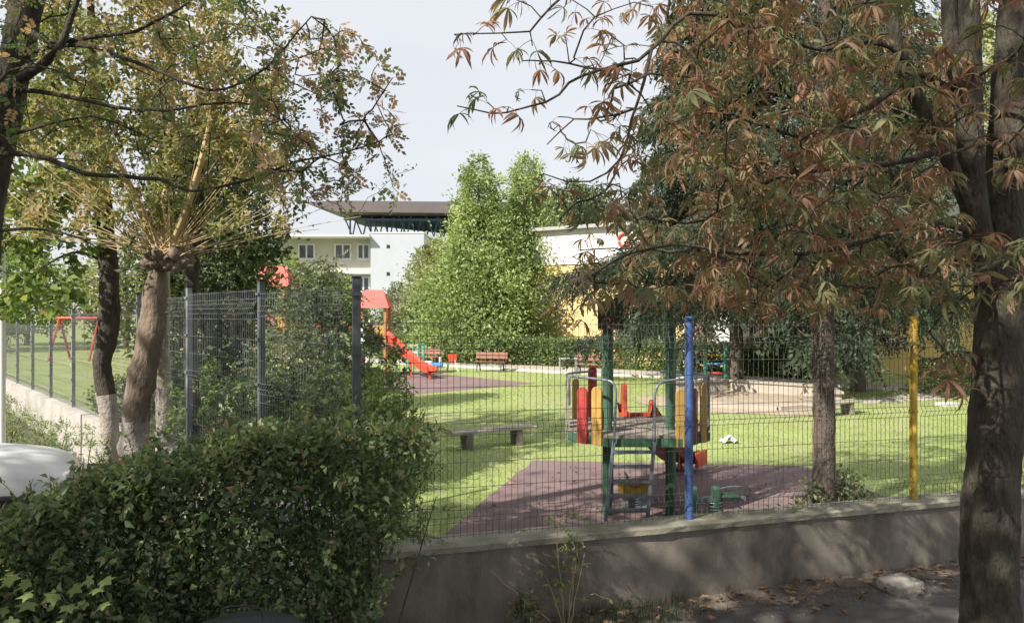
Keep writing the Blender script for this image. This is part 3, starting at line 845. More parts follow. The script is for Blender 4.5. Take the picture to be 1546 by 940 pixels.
park_bench((-0.8, 26.6, LZ), R(-14), 'small slatted bench on the path edge behind the far rubber paving')
park_bench((2.75, 25.4, LZ), R(-22), 'small slatted bench beside the pale metal table')
park_bench((-3.55, 29.6, LZ), R(-20), 'small slatted bench beside the green climbing ladder')
t = root('metal_table', (1.98, 25.9, LZ), 'small pale metal frame table by the path', 'table')
MB().box((0, 0, 0.53), (0.62, 0.4, 0.03)).build('table_top', 'greywall', t, local=True)
for a in (-1, 1):
    for b in (-1, 1): MB().box((a * 0.28, b * 0.17, 0.258), (0.035, 0.035, 0.515)).build('leg', 'greywall', t, local=True)

# ---------------------------------------------------------------- far play structures
pc = root('play_castle', (-6.5, 25, LZ), 'large play castle with red hipped roofs and a wavy red slide', 'play castle')
def hip(cx, cy, w, d, z0, h, rid, name='roof'):
    mb = MB()
    mb.add([(cx - w / 2, cy - d / 2, z0), (cx + w / 2, cy - d / 2, z0), (cx + w / 2, cy + d / 2, z0), (cx - w / 2, cy + d / 2, z0), (cx - rid / 2, cy, z0 + h), (cx + rid / 2, cy, z0 + h)],
           [(0, 1, 5, 4), (1, 2, 5), (2, 3, 4, 5), (3, 0, 4), (3, 2, 1, 0)])
    return mb.build(name, 'redroof', pc)
hip(-4.75, 25, 1.25, 1.2, 2.62, 0.62, 0.65); 
hip(-8.15, 25, 1.35, 1.3, 3.35, 0.70, 0.9); hip(-9.3, 25.6, 1.1, 1.0, 2.95, 0.4, 0.4)
for cx, w, d, zt, zd in ((-4.75, 0.95, 0.9, 2.62, 1.35), (-8.15, 1.0, 1.0, 3.35, 1.7), (-9.3, 0.8, 0.8, 2.95, 1.4)):
    for a in (-1, 1):
        for b in (-1, 1): MB().box((cx + a * w / 2, 25 + b * d / 2, (zt + LZ) / 2), (0.09, 0.09, zt - LZ)).build('post', 'orangewood', pc)
    MB().box((cx, 25, zd), (w + 0.1, d + 0.1, 0.06)).build('deck', 'deckwood', pc)
    for i, mm in enumerate(('white', 'pink', 'yellowplank')):
        MB().box((cx - w * 0.33 + i * w * 0.33, 25 - d / 2 - 0.02, zd + 0.38), (w * 0.27, 0.03, 0.6)).build('panel', mm, pc)
MB().box((-6.5, 25, 1.45), (2.4, 0.7, 0.06)).build('bridge', 'deckwood', pc)
for b in (-0.36, 0.36): MB().beam((-7.6, 25 + b, 2.05), (-5.3, 25 + b, 1.95), 0.05, 0.05).build('bridge_rail', 'redplastic', pc)
MB().box((-6.2, 24.55, 1.75), (0.5, 0.04, 0.5)).build('panel', 'blueplastic', pc)
s2 = smooth_path([P(578, 503, 24.9), P(592, 515, 24.7), P(607, 530, 24.4), P(620, 540, 24.2), P(634, 552, 24.0), P(645, 558, 23.8), P(653, 560, 23.6)], 0.15)
mb = MB(); vs = []
d2 = np.gradient(s2, axis=0); x2 = unit(np.stack([d2[:, 1], -d2[:, 0], d2[:, 0] * 0], -1))
for p, x in zip(s2, x2):
    for u, h in ((-0.18, 0.14), (-0.15, 0.0), (0.15, 0.0), (0.18, 0.14), (0.20, 0.14), (0.17, -0.05), (-0.17, -0.05), (-0.20, 0.14)): vs.append(p + x * u + np.array([0, 0, h]))
mb.add(vs, [(i * 8 + j, (i + 1) * 8 + j, (i + 1) * 8 + (j + 1) % 8, i * 8 + (j + 1) % 8) for i in range(len(s2) - 1) for j in range(8)])
so2 = mb.build('slide', 'redplastic', pc, smooth=False)
for k in (len(s2) // 2, len(s2) - 2):
    p = s2[k]; MB().box((p[0], p[1], (p[2] + LZ) / 2), (0.08, 0.1, p[2] - LZ - 0.05)).build('slide_support', 'redplastic', so2)

def ladder_frame(loc, rz, w, h, rungs, label, name='climbing_ladder'):
    t = root(name, loc, label, 'climbing frame', None, rz)
    for a in (-1, 1):
        MB().tube([(a * w / 2, 0, 0), (a * w / 2, 0, h)], 0.05, 10).build('post', 'tealpaint', t, local=True)
        MB().tube([(a * w / 2, 0.7, 0), (a * w / 2, 0.7, h)], 0.05, 10).build('post', 'tealpaint', t, local=True)
        MB().tube([(a * w / 2, 0, h - 0.06), (a * w / 2, 0.7, h - 0.06)], 0.03, 8).build('top_rail', 'tealpaint', t, local=True)
    for z, m in rungs:
        MB().tube([(-w / 2, 0, z), (w / 2, 0, z)], 0.035, 8).build('rung', m, t, local=True)
    return t
ladder_frame((-3.75, 27.6, LZ), R(-10), 0.40, 0.98, ((0.9, 'yellowpaint'), (0.65, 'white'), (0.4, 'redpaint'), (0.18, 'yellowpaint')), 'short green climbing ladder with yellow rungs at the end of the slide')
ladder_frame((6.28, 22.5, LZ), R(-14), 0.62, 1.15, ((0.86, 'yellowpaint'), (0.58, 'blueplastic'), (0.3, 'redpaint')), 'green climbing ladder with yellow and blue rungs behind the sandbox')
t = root('sign_board', (-2.2, 26.8, LZ), 'small red board on white splayed feet by the path', 'board')
MB().box((0, 0, 0.50), (0.32, 0.04, 0.26)).build('board', 'redplastic', t, local=True)
for a in (-1, 1): MB().beam((a * 0.1, -0.02, 0.4), (a * 0.22, -0.02, 0), 0.035, 0.035).build('foot', 'white', t, local=True); MB().beam((a * 0.1, 0.03, 0.4), (a * 0.2, 0.25, 0), 0.035, 0.035).build('foot', 'white', t, local=True)
t = root('spring_rocker', (-2.55, 24.6, LZ), 'pale blue spring rocker at the foot of the wavy slide', 'spring rocker')
spring(-2.55, 24.6, LZ, 0.62, 0.08, 'steel', t); MB().box((-2.55, 24.6, 0.70), (0.45, 0.22, 0.16)).build('body', 'blueplastic', t, bevel=0.05); MB().box((-2.42, 24.6, 0.87), (0.08, 0.2, 0.2)).build('back', 'white', t, bevel=0.03)
t = root('spring_rocker', (-3.0, 25.6, LZ), 'white spring rocker behind the foot of the wavy slide', 'spring rocker')
spring(-3.0, 25.6, LZ, 0.6, 0.08, 'steel', t); MB().box((-3.0, 25.6, 0.68), (0.42, 0.22, 0.16)).build('body', 'white', t, bevel=0.05); MB().box((-3.12, 25.6, 0.85), (0.08, 0.2, 0.2)).build('back', 'tealpaint', t, bevel=0.03)
t = root('swing_frame', (-19.5, 33.0, LZ), 'red tubular swing frame on the lawn beyond the alley fence', 'swing')
MB().tube([(-20.6, 33, 2.2), (-18.6, 33, 2.2)], 0.06, 8).build('crossbar', 'redpaint', t)
for x in (-20.5, -18.7):
    for b in (-0.8, 0.8): MB().tube([(x, 33, 2.2), (x, 33 + b, LZ)], 0.05, 8).build('leg', 'redpaint', t)
for x in (-20.0, -19.2):
    MB().box((x, 33, 0.75), (0.4, 0.18, 0.03)).build('seat', 'redpaint', t)
    for e in (-0.18, 0.18): MB().tube([(x + e, 33, 0.76), (x + e, 33, 2.15)], 0.012, 4).build('chain', 'steel', t)

# sandbox: low concrete hexagon with a timber rim
sbx = root('sandbox', (5.6, 18.0, LZ), 'concrete sandbox with a weathered timber rim on the lawn', 'sandbox')
hexo = [(4.3, 19.6), (6.0, 20.2), (8.0, 18.6), (7.6, 17.0), (5.9, 16.2), (4.0, 17.2)]
for i, (a, b) in enumerate(zip(hexo, hexo[1:] + hexo[:1])):
    a = Vector((*a, 0)); b = Vector((*b, 0)); dd = (b - a).normalized()
    zt = 0.27 if i < 3 else 0.16
    if i in (3, 4): continue
    MB().beam(a + dd * 0.1 + Vector((0, 0, LZ + zt / 2)), b - dd * 0.1 + Vector((0, 0, LZ + zt / 2)), 0.2, zt).build('side', 'path', sbx)
    MB().beam(a + dd * 0.02 + Vector((0, 0, LZ + zt + 0.03)), b - dd * 0.02 + Vector((0, 0, LZ + zt + 0.03)), 0.28, 0.055).build('rim_plank', 'greywood', sbx)
for i in (3, 4):
    a = Vector((*hexo[i], 0)); b = Vector((*hexo[i + 1], 0))
    MB().beam(a + Vector((0, 0, LZ + 0.05)), b + Vector((0, 0, LZ + 0.05)), 0.2, 0.1).build('side', 'path', sbx)
MB().add([(x, y, LZ + 0.03) for x, y in hexo], [tuple(range(6))]).build('sand', 'sand', sbx)
pts = [(5.5 + 2.35 * math.cos(a) * (1 + 0.08 * math.sin(3 * a) + 0.05 * rng.random()), 17.5 + 2.0 * math.sin(a) * (1 + 0.08 * math.cos(5 * a)), 0) for a in np.linspace(0, 2 * math.pi, 40, endpoint=False)]
sheet('sand_patch', pts, LZ + 0.009, 'sand')
t = root('kerb_slab', G(1430, 612, LZ), 'small pale concrete slab lying in the lawn near the clipped hedge', 'slab')
MB().box((0, 0, 0.03), (0.42, 0.3, 0.08), R(20)).build('slab', 'kerb', t, local=True, bevel=0.01)
# crumpled paper on the lawn
mb = MB(); g = np.random.default_rng(3)
vs = []; 
for i in range(7):
    for j in range(7):
        vs.append((i / 6 * 0.28 - 0.14, j / 6 * 0.22 - 0.11, 0.012 + 0.10 * g.random() * (0.3 + math.sin(i / 6 * 3.14))))
q = G(1101, 668, LZ)
mb.add([(x + q[0], y + q[1], z + LZ) for x, y, z in vs], [(i * 7 + j, (i + 1) * 7 + j, (i + 1) * 7 + j + 1, i * 7 + j + 1) for i in range(6) for j in range(6)])
props(mb.build('paper_scrap', 'paper', base=(q[0], q[1], LZ)), 'crumpled white paper scrap lying on the lawn', 'litter')
# stone slab at the foot of the wall
q = W(4.75, -0.42, 0)
props(MB().box((q[0], q[1], 0.045), (0.34, 0.24, 0.10), R(24), rx=R(4)).build('stone_slab', 'stone', base=(q[0], q[1], 0), bevel=0.018), 'grey stone slab lying on the leaf strewn verge below the wall', 'slab')

# white pole in the alley
q = P(3, 655, 11.5)
t = root('white_pole', (q[0], q[1], 0.0), 'slim white metal pole standing in the weeds beside the parked car', 'pole')
MB().tube([(q[0], q[1], 0), (q[0], q[1], 4.2)], 0.05, 14).build('shaft', 'whitepaint', t); MB().tube([(q[0], q[1], 0), (q[0], q[1], 0.05)], 0.12, 14).build('base', 'steel', t)
MB().tube([(q[0], q[1], 4.2), (q[0], q[1], 4.23)], 0.055, 14).build('cap', 'steel', t)

# black litter bin in front of the hedge
bx, by = P(365, 927, 3.25)[:2]
t = root('litter_bin', (bx, by, 0), 'round black litter bin with a wire hoop in front of the hedge', 'bin')
prof = [(0.24, 0.05), (0.27, 0.5), (0.285, 0.97), (0.30, 1.00), (0.30, 1.03), (0.275, 1.055), (0.20, 1.085), (0.08, 1.10), (0.001, 1.102)]
MB().tube([(bx, by, z) for r_, z in prof], [r_ for r_, z in prof], 28, cap=True).build('drum', 'blackiron', t, smooth=True)
bent('hoop', [(bx - 0.09, by, 1.08), (bx - 0.09, by, 1.16), (bx - 0.06, by, 1.185), (bx + 0.06, by, 1.185), (bx + 0.09, by, 1.16), (bx + 0.09, by, 1.08)], 0.004, 'blackiron', t)
MB().tube([(bx, by, 0), (bx, by, 0.05)], 0.22, 20).build('foot', 'blackiron', t)

# ---------------------------------------------------------------- white parked car, nose towards the fence
car = root('parked_car', (-6.75, 7.55, 0.0), 'white hatchback parked behind the hedge with its nose towards the fence', 'car', None, R(32))
ST = [  # x, half width, z under, z belt, z deck
    (1.98, 0.52, 0.30, 0.55, 0.60), (1.93, 0.66, 0.24, 0.60, 0.74), (1.78, 0.78, 0.22, 0.68, 0.85), (1.40, 0.84, 0.22, 0.78, 0.93), (0.95, 0.86, 0.22, 0.86, 0.99),
    (0.6, 0.86, 0.22, 0.90, 1.0), (0, 0.87, 0.22, 0.90, 0.97), (-0.8, 0.87, 0.22, 0.92, 0.97), (-1.5, 0.84, 0.24, 0.94, 0.99), (-1.85, 0.78, 0.28, 0.92, 0.98), (-1.95, 0.66, 0.34, 0.80, 0.85)]
mb = MB(); vs = []
for x, w, z0, zb, zt in ST:
    vs += [(x, -w * 0.92, z0), (x, -w, (z0 + zb) / 2), (x, -w * 0.97, zb), (x, -w * 0.80, zt - 0.02), (x, -w * 0.35, zt + 0.02), (x, w * 0.35, zt + 0.02), (x, w * 0.80, zt - 0.02), (x, w * 0.97, zb), (x, w, (z0 + zb) / 2), (x, w * 0.92, z0)]
n = 10
fs = [(i * n + j, i * n + (j + 1) % n, (i + 1) * n + (j + 1) % n, (i + 1) * n + j) for i in range(len(ST) - 1) for j in range(n)]
fs += [tuple(range(n))[::-1], tuple((len(ST) - 1) * n + j for j in range(n))]
mb.add(vs, fs).build('body', 'whitepaint', car, local=True, smooth=True, sub=2)
mb = MB(); vs = []
GH = [(0.78, 0.74, 0.99, 1.0), (0.30, 0.70, 0.98, 1.36), (0.0, 0.67, 0.98, 1.46), (-0.9, 0.66, 0.98, 1.47), (-1.45, 0.63, 0.98, 1.38), (-1.82, 0.62, 0.98, 1.02)]
for x, w, zb, zt in GH:
    wt = w - 0.12 * (zt - zb) / 0.48
    vs += [(x, -w, zb - 0.04), (x, -wt, zt - 0.03), (x, -wt * 0.6, zt), (x, wt * 0.6, zt), (x, wt, zt - 0.03), (x, w, zb - 0.04)]
n = 6
fs = [(i * n + j, i * n + j + 1, (i + 1) * n + j + 1, (i + 1) * n + j) for i in range(len(GH) - 1) for j in range(n - 1)]
mi = []
for i in range(len(GH) - 1):
    for j in range(n - 1):
        mi.append(0 if (j in (0, 4) or i in (0, 4)) else 1)
mb.add(vs, fs); mb.mi = mi
mb.build('greenhouse', ['glass', 'whitepaint'], car, local=True, smooth=True)
for s in (-1, 1):
    MB().beam((0.80, s * 0.735, 0.985), (0.02, s * 0.60, 1.455), 0.05, 0.04).build('windscreen_pillar', 'whitepaint', car, local=True)
    MB().beam((-0.55, s * 0.70, 0.97), (-0.50, s * 0.58, 1.45), 0.05, 0.07).build('side_pillar', 'whitepaint', car, local=True)
    MB().box((1.82, s * 0.58, 0.69), (0.16, 0.26, 0.13), R(s * -25)).build('headlight', 'lamp', car, local=True, bevel=0.03)
    MB().box((0.55, s * 0.95, 1.03), (0.10, 0.18, 0.12)).build('mirror', 'whitepaint', car, local=True, bevel=0.03)
    MB().beam((0.80, s * 0.1, 1.022), (0.66, s * 0.1 + 0.42, 1.075), 0.02, 0.015).build('wiper', 'blackiron', car, local=True)
    MB().box((0.1, s * 0.872, 0.80), (0.16, 0.02, 0.03)).build('door_handle', 'whitepaint', car, local=True)
    for x in (1.25, -1.2):
        w = MB().tube([(x, s * 0.70, 0.30), (x, s * 0.88, 0.30)], 0.30, 24).build('wheel', 'tyre', car, local=True, bevel=0.03)
        MB().tube([(x, s * 0.881, 0.30), (x, s * 0.892, 0.30)], 0.19, 20).build('rim', 'steel', w, local=True)
MB().box((1.985, 0, 0.48), (0.03, 0.9, 0.12)).build('grille', 'blackiron', car, local=True)

# ---------------------------------------------------------------- vegetation
def inside(poly, pts):
    poly = np.array([(p[0], p[1]) for p in poly]); x, y = pts[:, 0], pts[:, 1]
    c = np.zeros(len(pts), bool); j = len(poly) - 1
    for i in range(len(poly)):
        xi, yi = poly[i]; xj, yj = poly[j]
        hit = ((yi > y) != (yj > y)) & (x < (xj - xi) * (y - yi) / (yj - yi + 1e-12) + xi)
        c ^= hit; j = i
    return c
def trunk_mesh(name, parent, ctrl, radii, m, knob=0.0, n=16, step=0.06, flare=0.0, split=None):
    """trunk tube with an uneven skin; split = (z, second material) gives a limewashed foot as its own part"""
    c = smooth_path(ctrl, step)
    u = np.linspace(0, 1, len(c))
    rr = np.interp(u, np.linspace(0, 1, len(radii)), radii)
    if flare: rr = rr * (1 + flare * np.exp(-(c[:, 2] - c[0, 2]) / 0.18))
    V, F = tube_arrays(c, rr, n)
    ax = np.repeat(c, n, 0)
    ph = rng.random(6) * 6.28
    a = np.tile(np.arange(n) / n * 2 * np.pi, len(c)); zz = V[:, 2]
    k = 1 + knob * (0.5 * np.sin(3 * a + zz * 4 + ph[0]) + 0.6 * np.sin(2 * a - zz * 7 + ph[1]) + 0.6 * np.sin(zz * 13 + a + ph[2]) + 0.4 * np.sin(5 * a + zz * 19 + ph[3])) + rng.normal(0, 0.012 + knob * 0.15, len(V))
    V = ax + (V - ax) * k[:, None]
    def part(nm, keep, mm):
        ff_ = F[keep]; us = np.unique(ff_); mp = np.zeros(len(V), int); mp[us] = np.arange(len(us)); qb = QB(); qb.add(V[us], mp[ff_]); return qb.build(nm, mm, parent, smooth=True)
    if split:
        fz = V[F].mean(1)[:, 2] < split[0] + 0.04 * np.sin(7 * a[F[:, 0]])
        part('limewash', fz, split[1]); return part(name, ~fz, m)
    return part(name, np.ones(len(F), bool), m)

# --- horse chestnut on the pavement
ch = root('horse_chestnut', (3.30, 5.0, 0), 'horse chestnut street tree with curled rust brown leaves beside the low wall', 'tree')
def pp(x, y, d): return np.array(P(x, y, d))
trunk_mesh('trunk', ch, [(3.30, 5.0, -0.03), pp(1494, 940, 5.0), pp(1496, 760, 5.0), pp(1508, 560, 5.0), pp(1512, 420, 5.02), pp(1522, 300, 5.05), pp(1531, 100, 5.1), pp(1538, -140, 5.2), pp(1545, -420, 5.3)],
           [0.185, 0.175, 0.165, 0.155, 0.15, 0.125, 0.085, 0.065, 0.045], 'bark_dark', 0.035, 20, flare=0.25)
sk = Skeleton()
sk.limb([pp(1510, 450, 5.0), pp(1478, 360, 4.98), pp(1466, 250, 4.95), pp(1464, 120, 4.95), pp(1460, -60, 5.0), pp(1450, -380, 5.1)], 0.10, 0.05)
sk.limb([pp(1466, 210, 4.95), pp(1446, 120, 4.98), pp(1434, 40, 5.0), pp(1428, -80, 5.05), pp(1400, -300, 5.2)], 0.065, 0.03)
sk.limb([pp(1470, 330, 4.95), pp(1425, 225, 4.9), pp(1395, 170, 4.9), pp(1362, 105, 4.9), pp(1347, 20, 4.95), pp(1340, -80, 5.0), pp(1310, -280, 5.0)], 0.055, 0.028)
LB = [([(1395, 168, 4.9), (1368, 85, 4.85), (1310, 62, 4.8), (1240, 78, 4.7), (1150, 40, 4.6), (1060, 52, 4.6)], .030),
      ([(1440, 135, 5.0), (1385, 112, 4.9), (1330, 150, 4.8), (1210, 205, 4.7), (1090, 170, 4.6), (1000, 190, 4.55)], .028),
      ([(1425, 225, 4.9), (1320, 250, 4.7), (1180, 265, 4.6), (1060, 330, 4.55), (960, 330, 4.5)], .026),
      ([(1345, 10, 4.95), (1230, -60, 4.7), (1130, 20, 4.6), (1040, 20, 4.55), (1000, 60, 4.5), (960, 92, 4.45), (905, 105, 4.4), (860, 125, 4.4), (822, 155, 4.35), (740, 172, 4.3), (690, 160, 4.3)], .026),
      ([(905, 105, 4.4), (860, 98, 4.4), (815, 92, 4.38), (788, 92, 4.35)], .008),
      ([(985, 68, 4.48), (962, 150, 4.45), (935, 240, 4.4), (890, 275, 4.38), (820, 262, 4.35)], .013),
      ([(1230, -60, 4.7), (1050, -50, 4.55), (900, -30, 4.45), (832, 8, 4.4), (800, 45, 4.38), (750, 50, 4.35), (686, 52, 4.33)], .020),
      ([(955, 165, 4.45), (910, 178, 4.4), (868, 182, 4.4), (826, 218, 4.35)], .008),
      ([(935, 240, 4.4), (915, 290, 4.38), (870, 305, 4.35), (845, 330, 4.33)], .008),
      ([(1478, 345, 4.95), (1380, 340, 4.7), (1260, 375, 4.6), (1140, 385, 4.5), (1010, 370, 4.45), (930, 395, 4.4), (872, 430, 4.38)], .026),
      ([(1490, 400, 4.9), (1440, 400, 4.6), (1350, 430, 4.4), (1250, 430, 4.35)], .020),
      ([(1500, 400, 4.9), (1460, 420, 4.4), (1440, 470, 4.2), (1420, 500, 4.1)], .016),
      ([(1525, 260, 5.0), (1500, 220, 4.6), (1440, 230, 4.3), (1330, 300, 4.1)], .020),
      ([(1464, 120, 4.95), (1520, 90, 4.7), (1546, 60, 4.5), (1600, 20, 4.4)], .020),
      ([(1535, 40, 5.1), (1600, -60, 5.4), (1700, -120, 5.8)], .03),
      ([(1460, -60, 5.0), (1420, -160, 5.6), (1350, -220, 6.4), (1250, -260, 7.2)], .03)]
for pts, r in LB: sk.limb([pp(*q) for q in pts], r, 0.0035, 0.10, wob=0.006)
g = np.random.default_rng(21)
tg = []
while len(tg) < 430:
    x, y, d = g.uniform(860, 1580), g.uniform(-60, 470), g.uniform(3.9, 6.0)
    pr = 1.0 if x > 1040 else (0.25 + 0.75 * max(0, (x - 940) / 100) if x > 940 else 0.13)
    if x < 1010 and 290 < y < 440: pr = max(pr, 0.55) if x > 880 else 0.1
    if x < 1050 and 340 < y < 430: pr = max(pr, 0.8)
    if y > 440: pr *= 0.3
    if x > 1470: pr *= 0.45
    if x > 1400 and y > 400: pr *= 0.5
    if 1370 < x < 1480 and y < 60: pr *= 0.3
    if g.random() < pr: tg.append(P(x, y, d))
for x, y in ((700, 60), (725, 45), (770, 60), (800, 70), (815, 100), (850, 60), (870, 90), (710, 165), (740, 150), (775, 160), (800, 130), (830, 195), (850, 215), (880, 210), (845, 175), (905, 160), (900, 200), (925, 190),
             (870, 245), (860, 290), (840, 290), (820, 275), (880, 320), (905, 310), (920, 280), (950, 290), (940, 330), (900, 440), (880, 455), (868, 470), (1440, 530), (1425, 555), (1400, 500), (1450, 560), (930, 60), (900, 20), (860, 5), (780, 0)):
    tg.append(P(x + g.uniform(-6, 6), y + g.uniform(-6, 6), g.uniform(4.2, 4.5)))
for _ in range(70):                                   # crown above the frame
    tg.append((g.uniform(-0.2, 6.5), g.uniform(3.2, 8.5), g.uniform(5.2, 8.2)))
sk.grow(tg, tip=0.0034, step=0.10, sag=0.10, wob=0.014, power=0.36, rmax=0.022)
qb = QB(); sk.tubes(qb, 8, 4); props(qb.build('branches', 'bark_dark', ch, smooth=True), kind='stuff')
def palmate(seed, curl):
    """one drying chestnut leaf: petiole and five to seven curled leaflets, unit size"""
    r = np.random.default_rng(seed)
    V = []; F = []; n = 0
    k = r.integers(5, 8)
    for i in range(k):
        a = (i / (k - 1) - 0.5) * R(210) + r.normal(0, 0.12)
        L = (0.95 - 0.35 * abs(i / (k - 1) - 0.5) * 2) * r.uniform(0.85, 1.1)
        w = 0.17 * L * r.uniform(0.6, 1.1); fold = r.uniform(0.3, 1.3) * curl
        bend = r.uniform(0.4, 1.7) * curl; side = r.normal(0, 0.5) * curl
        st = 5; ang = -r.uniform(0.1, 0.6); p = np.array([0.0, 0.0]); q = []
        for s in range(st):
            f = s / (st - 1)
            q.append((p[0], p[1], side * f * f * L * 0.3, w * (0.12 + 1.25 * f ** 0.9 * (1 - f ** 3.2) + (0.0 if f < 1 else -0.1)), ang))
            p = p + np.array([math.cos(ang), math.sin(ang)]) * L / (st - 1); ang -= bend / (st - 1)
        ca, sa = math.cos(a), math.sin(a)
        for (rr, zz, sd, ww, an) in q:
            ww = max(ww, 0.004); h = ww * math.sin(fold); wf = ww * math.cos(fold)
            for u, dz in ((-wf, h), (0, 0), (wf, h)):
                lx, ly = sd + u, rr
                V.append((lx * ca + ly * sa, -lx * sa + ly * ca + 0.0, zz + dz))
        for s in range(st - 1):
            for j in range(2): F.append((n + s * 3 + j, n + s * 3 + j + 1, n + s * 3 + 3 + j + 1, n + s * 3 + 3 + j))
        n += st * 3
    pv, pf = tube_arrays(np.array([(0, 0, 0), (0, -0.3, 0.06), (0, -0.62, 0.04)]), np.array([0.012, 0.010, 0.012]), 4)
    V = np.vstack([np.array(V), pv]); F = np.vstack([np.array(F), pf + n])
    V = V + np.array([0, 0.62, -0.04])                # the petiole's foot is the origin
    return V, F
PALM = [palmate(100 + i, c) for i, c in enumerate((0.7, 0.9, 1.1, 1.3, 1.5, 1.6, 1.0, 1.8))]
pos, dr = sk.ends(per=4, frac=0.45)
tips = np.array([sk.p[t_[-1]] for t_ in sk.twigs]); tdr = unit(np.array([sk.p[t_[-1]] - sk.p[t_[-2]] for t_ in sk.twigs]))
pos = np.vstack([pos, tips, tips]); dr = np.vstack([dr, tdr, tdr])
pxs = 773 + pos[:, 0] / pos[:, 1] * FPX
kp = g.random(len(pos)) < np.where(pxs < 900, 0.38, np.where(pxs < 1040, 0.38 + 0.47 * (pxs - 900) / 140, 0.85))
pos, dr = pos[kp], dr[kp]
n = len(pos)
fwd = dr * 0.5 + rand_dirs(n, g) * np.array([1, 1, 0.4]) + np.array([0, 0, -0.25])
up = rand_dirs(n, g) * 0.5 + np.array([0, 0, 1.0])
RM = frames(fwd, up); SC = g.uniform(0.10, 0.19, n); VA = np.clip(g.beta(1.5, 1.25, n) * 1.0, 0, 1); VA = np.where(g.random(n) < 0.16, g.uniform(0, .25, n), VA)
kind = g.integers(0, 8, n)
scr = (np.abs(pos[:, 0] / pos[:, 1]) < 0.72) & (pos[:, 2] < EYE + 0.44 * pos[:, 1])
big = np.argsort(np.where(scr, SC / pos[:, 1], 0))[::-1][:280]
isbig = np.zeros(n, bool); isbig[big] = True
qb = QB()
for k in range(8):
    s_ = (kind == k) & ~isbig
    qb.inst(PALM[k][0], PALM[k][1], pos[s_], RM[s_], SC[s_], VA[s_])
props(qb.build('foliage', 'l_chestnut', ch, smooth=True), kind='stuff')
lib = {}
def leaf_mesh(k, v):
    key = (k, int(v * 5.99))
    if key not in lib:
        q2 = QB(); q2.add(PALM[k][0], PALM[k][1], np.full(len(PALM[k][0]), (key[1] + 0.5) / 6))
        o = q2.build('leaf_source', 'l_chestnut', smooth=True); lib[key] = o.data
        bpy.data.objects.remove(o)
    return lib[key]
for i in big:
    o = bpy.data.objects.new('leaf', leaf_mesh(int(kind[i]), VA[i])); COL.objects.link(o); o.parent = ch
    mm = Matrix(RM[i].tolist()).to_4x4() @ Matrix.Scale(float(SC[i]), 4)
    o.matrix_basis = Matrix.Translation(Vector(pos[i]) - OFF[ch.name]) @ mm

# --- spruces with hanging twigs
def t_twig(n, needle, w, spread=0.9, seed=1):
    r = np.random.default_rng(seed); V = [(-.004, 0, 0), (.004, 0, 0), (.003, 1, 0), (-.003, 1, 0)]; F = [(0, 1, 2, 3)]
    for i in range(n):
        y = (i + 0.5) / n; a = r.uniform(0, 6.28); L = needle * (1.15 - 0.5 * y) * r.uniform(.7, 1.2)
        dx, dz = math.cos(a) * spread, math.sin(a) * spread
        e = np.array([dx * L, y + L * 0.75, dz * L]); b = np.array([0, y, 0]); m_ = (b + e) / 2; px = np.array([-dz, 0, dx]) * w + np.array([0, w * .3, 0])
        k = len(V); V += [tuple(b), tuple(m_ + px), tuple(e), tuple(m_ - px)]; F.append((k, k + 1, k + 2, k + 3))
    return np.array(V, float), np.array(F)
TW_FINE = t_twig(24, 0.13, 0.021, 0.8, 1); TW_MID = t_twig(10, 0.25, 0.062, 0.8, 2)
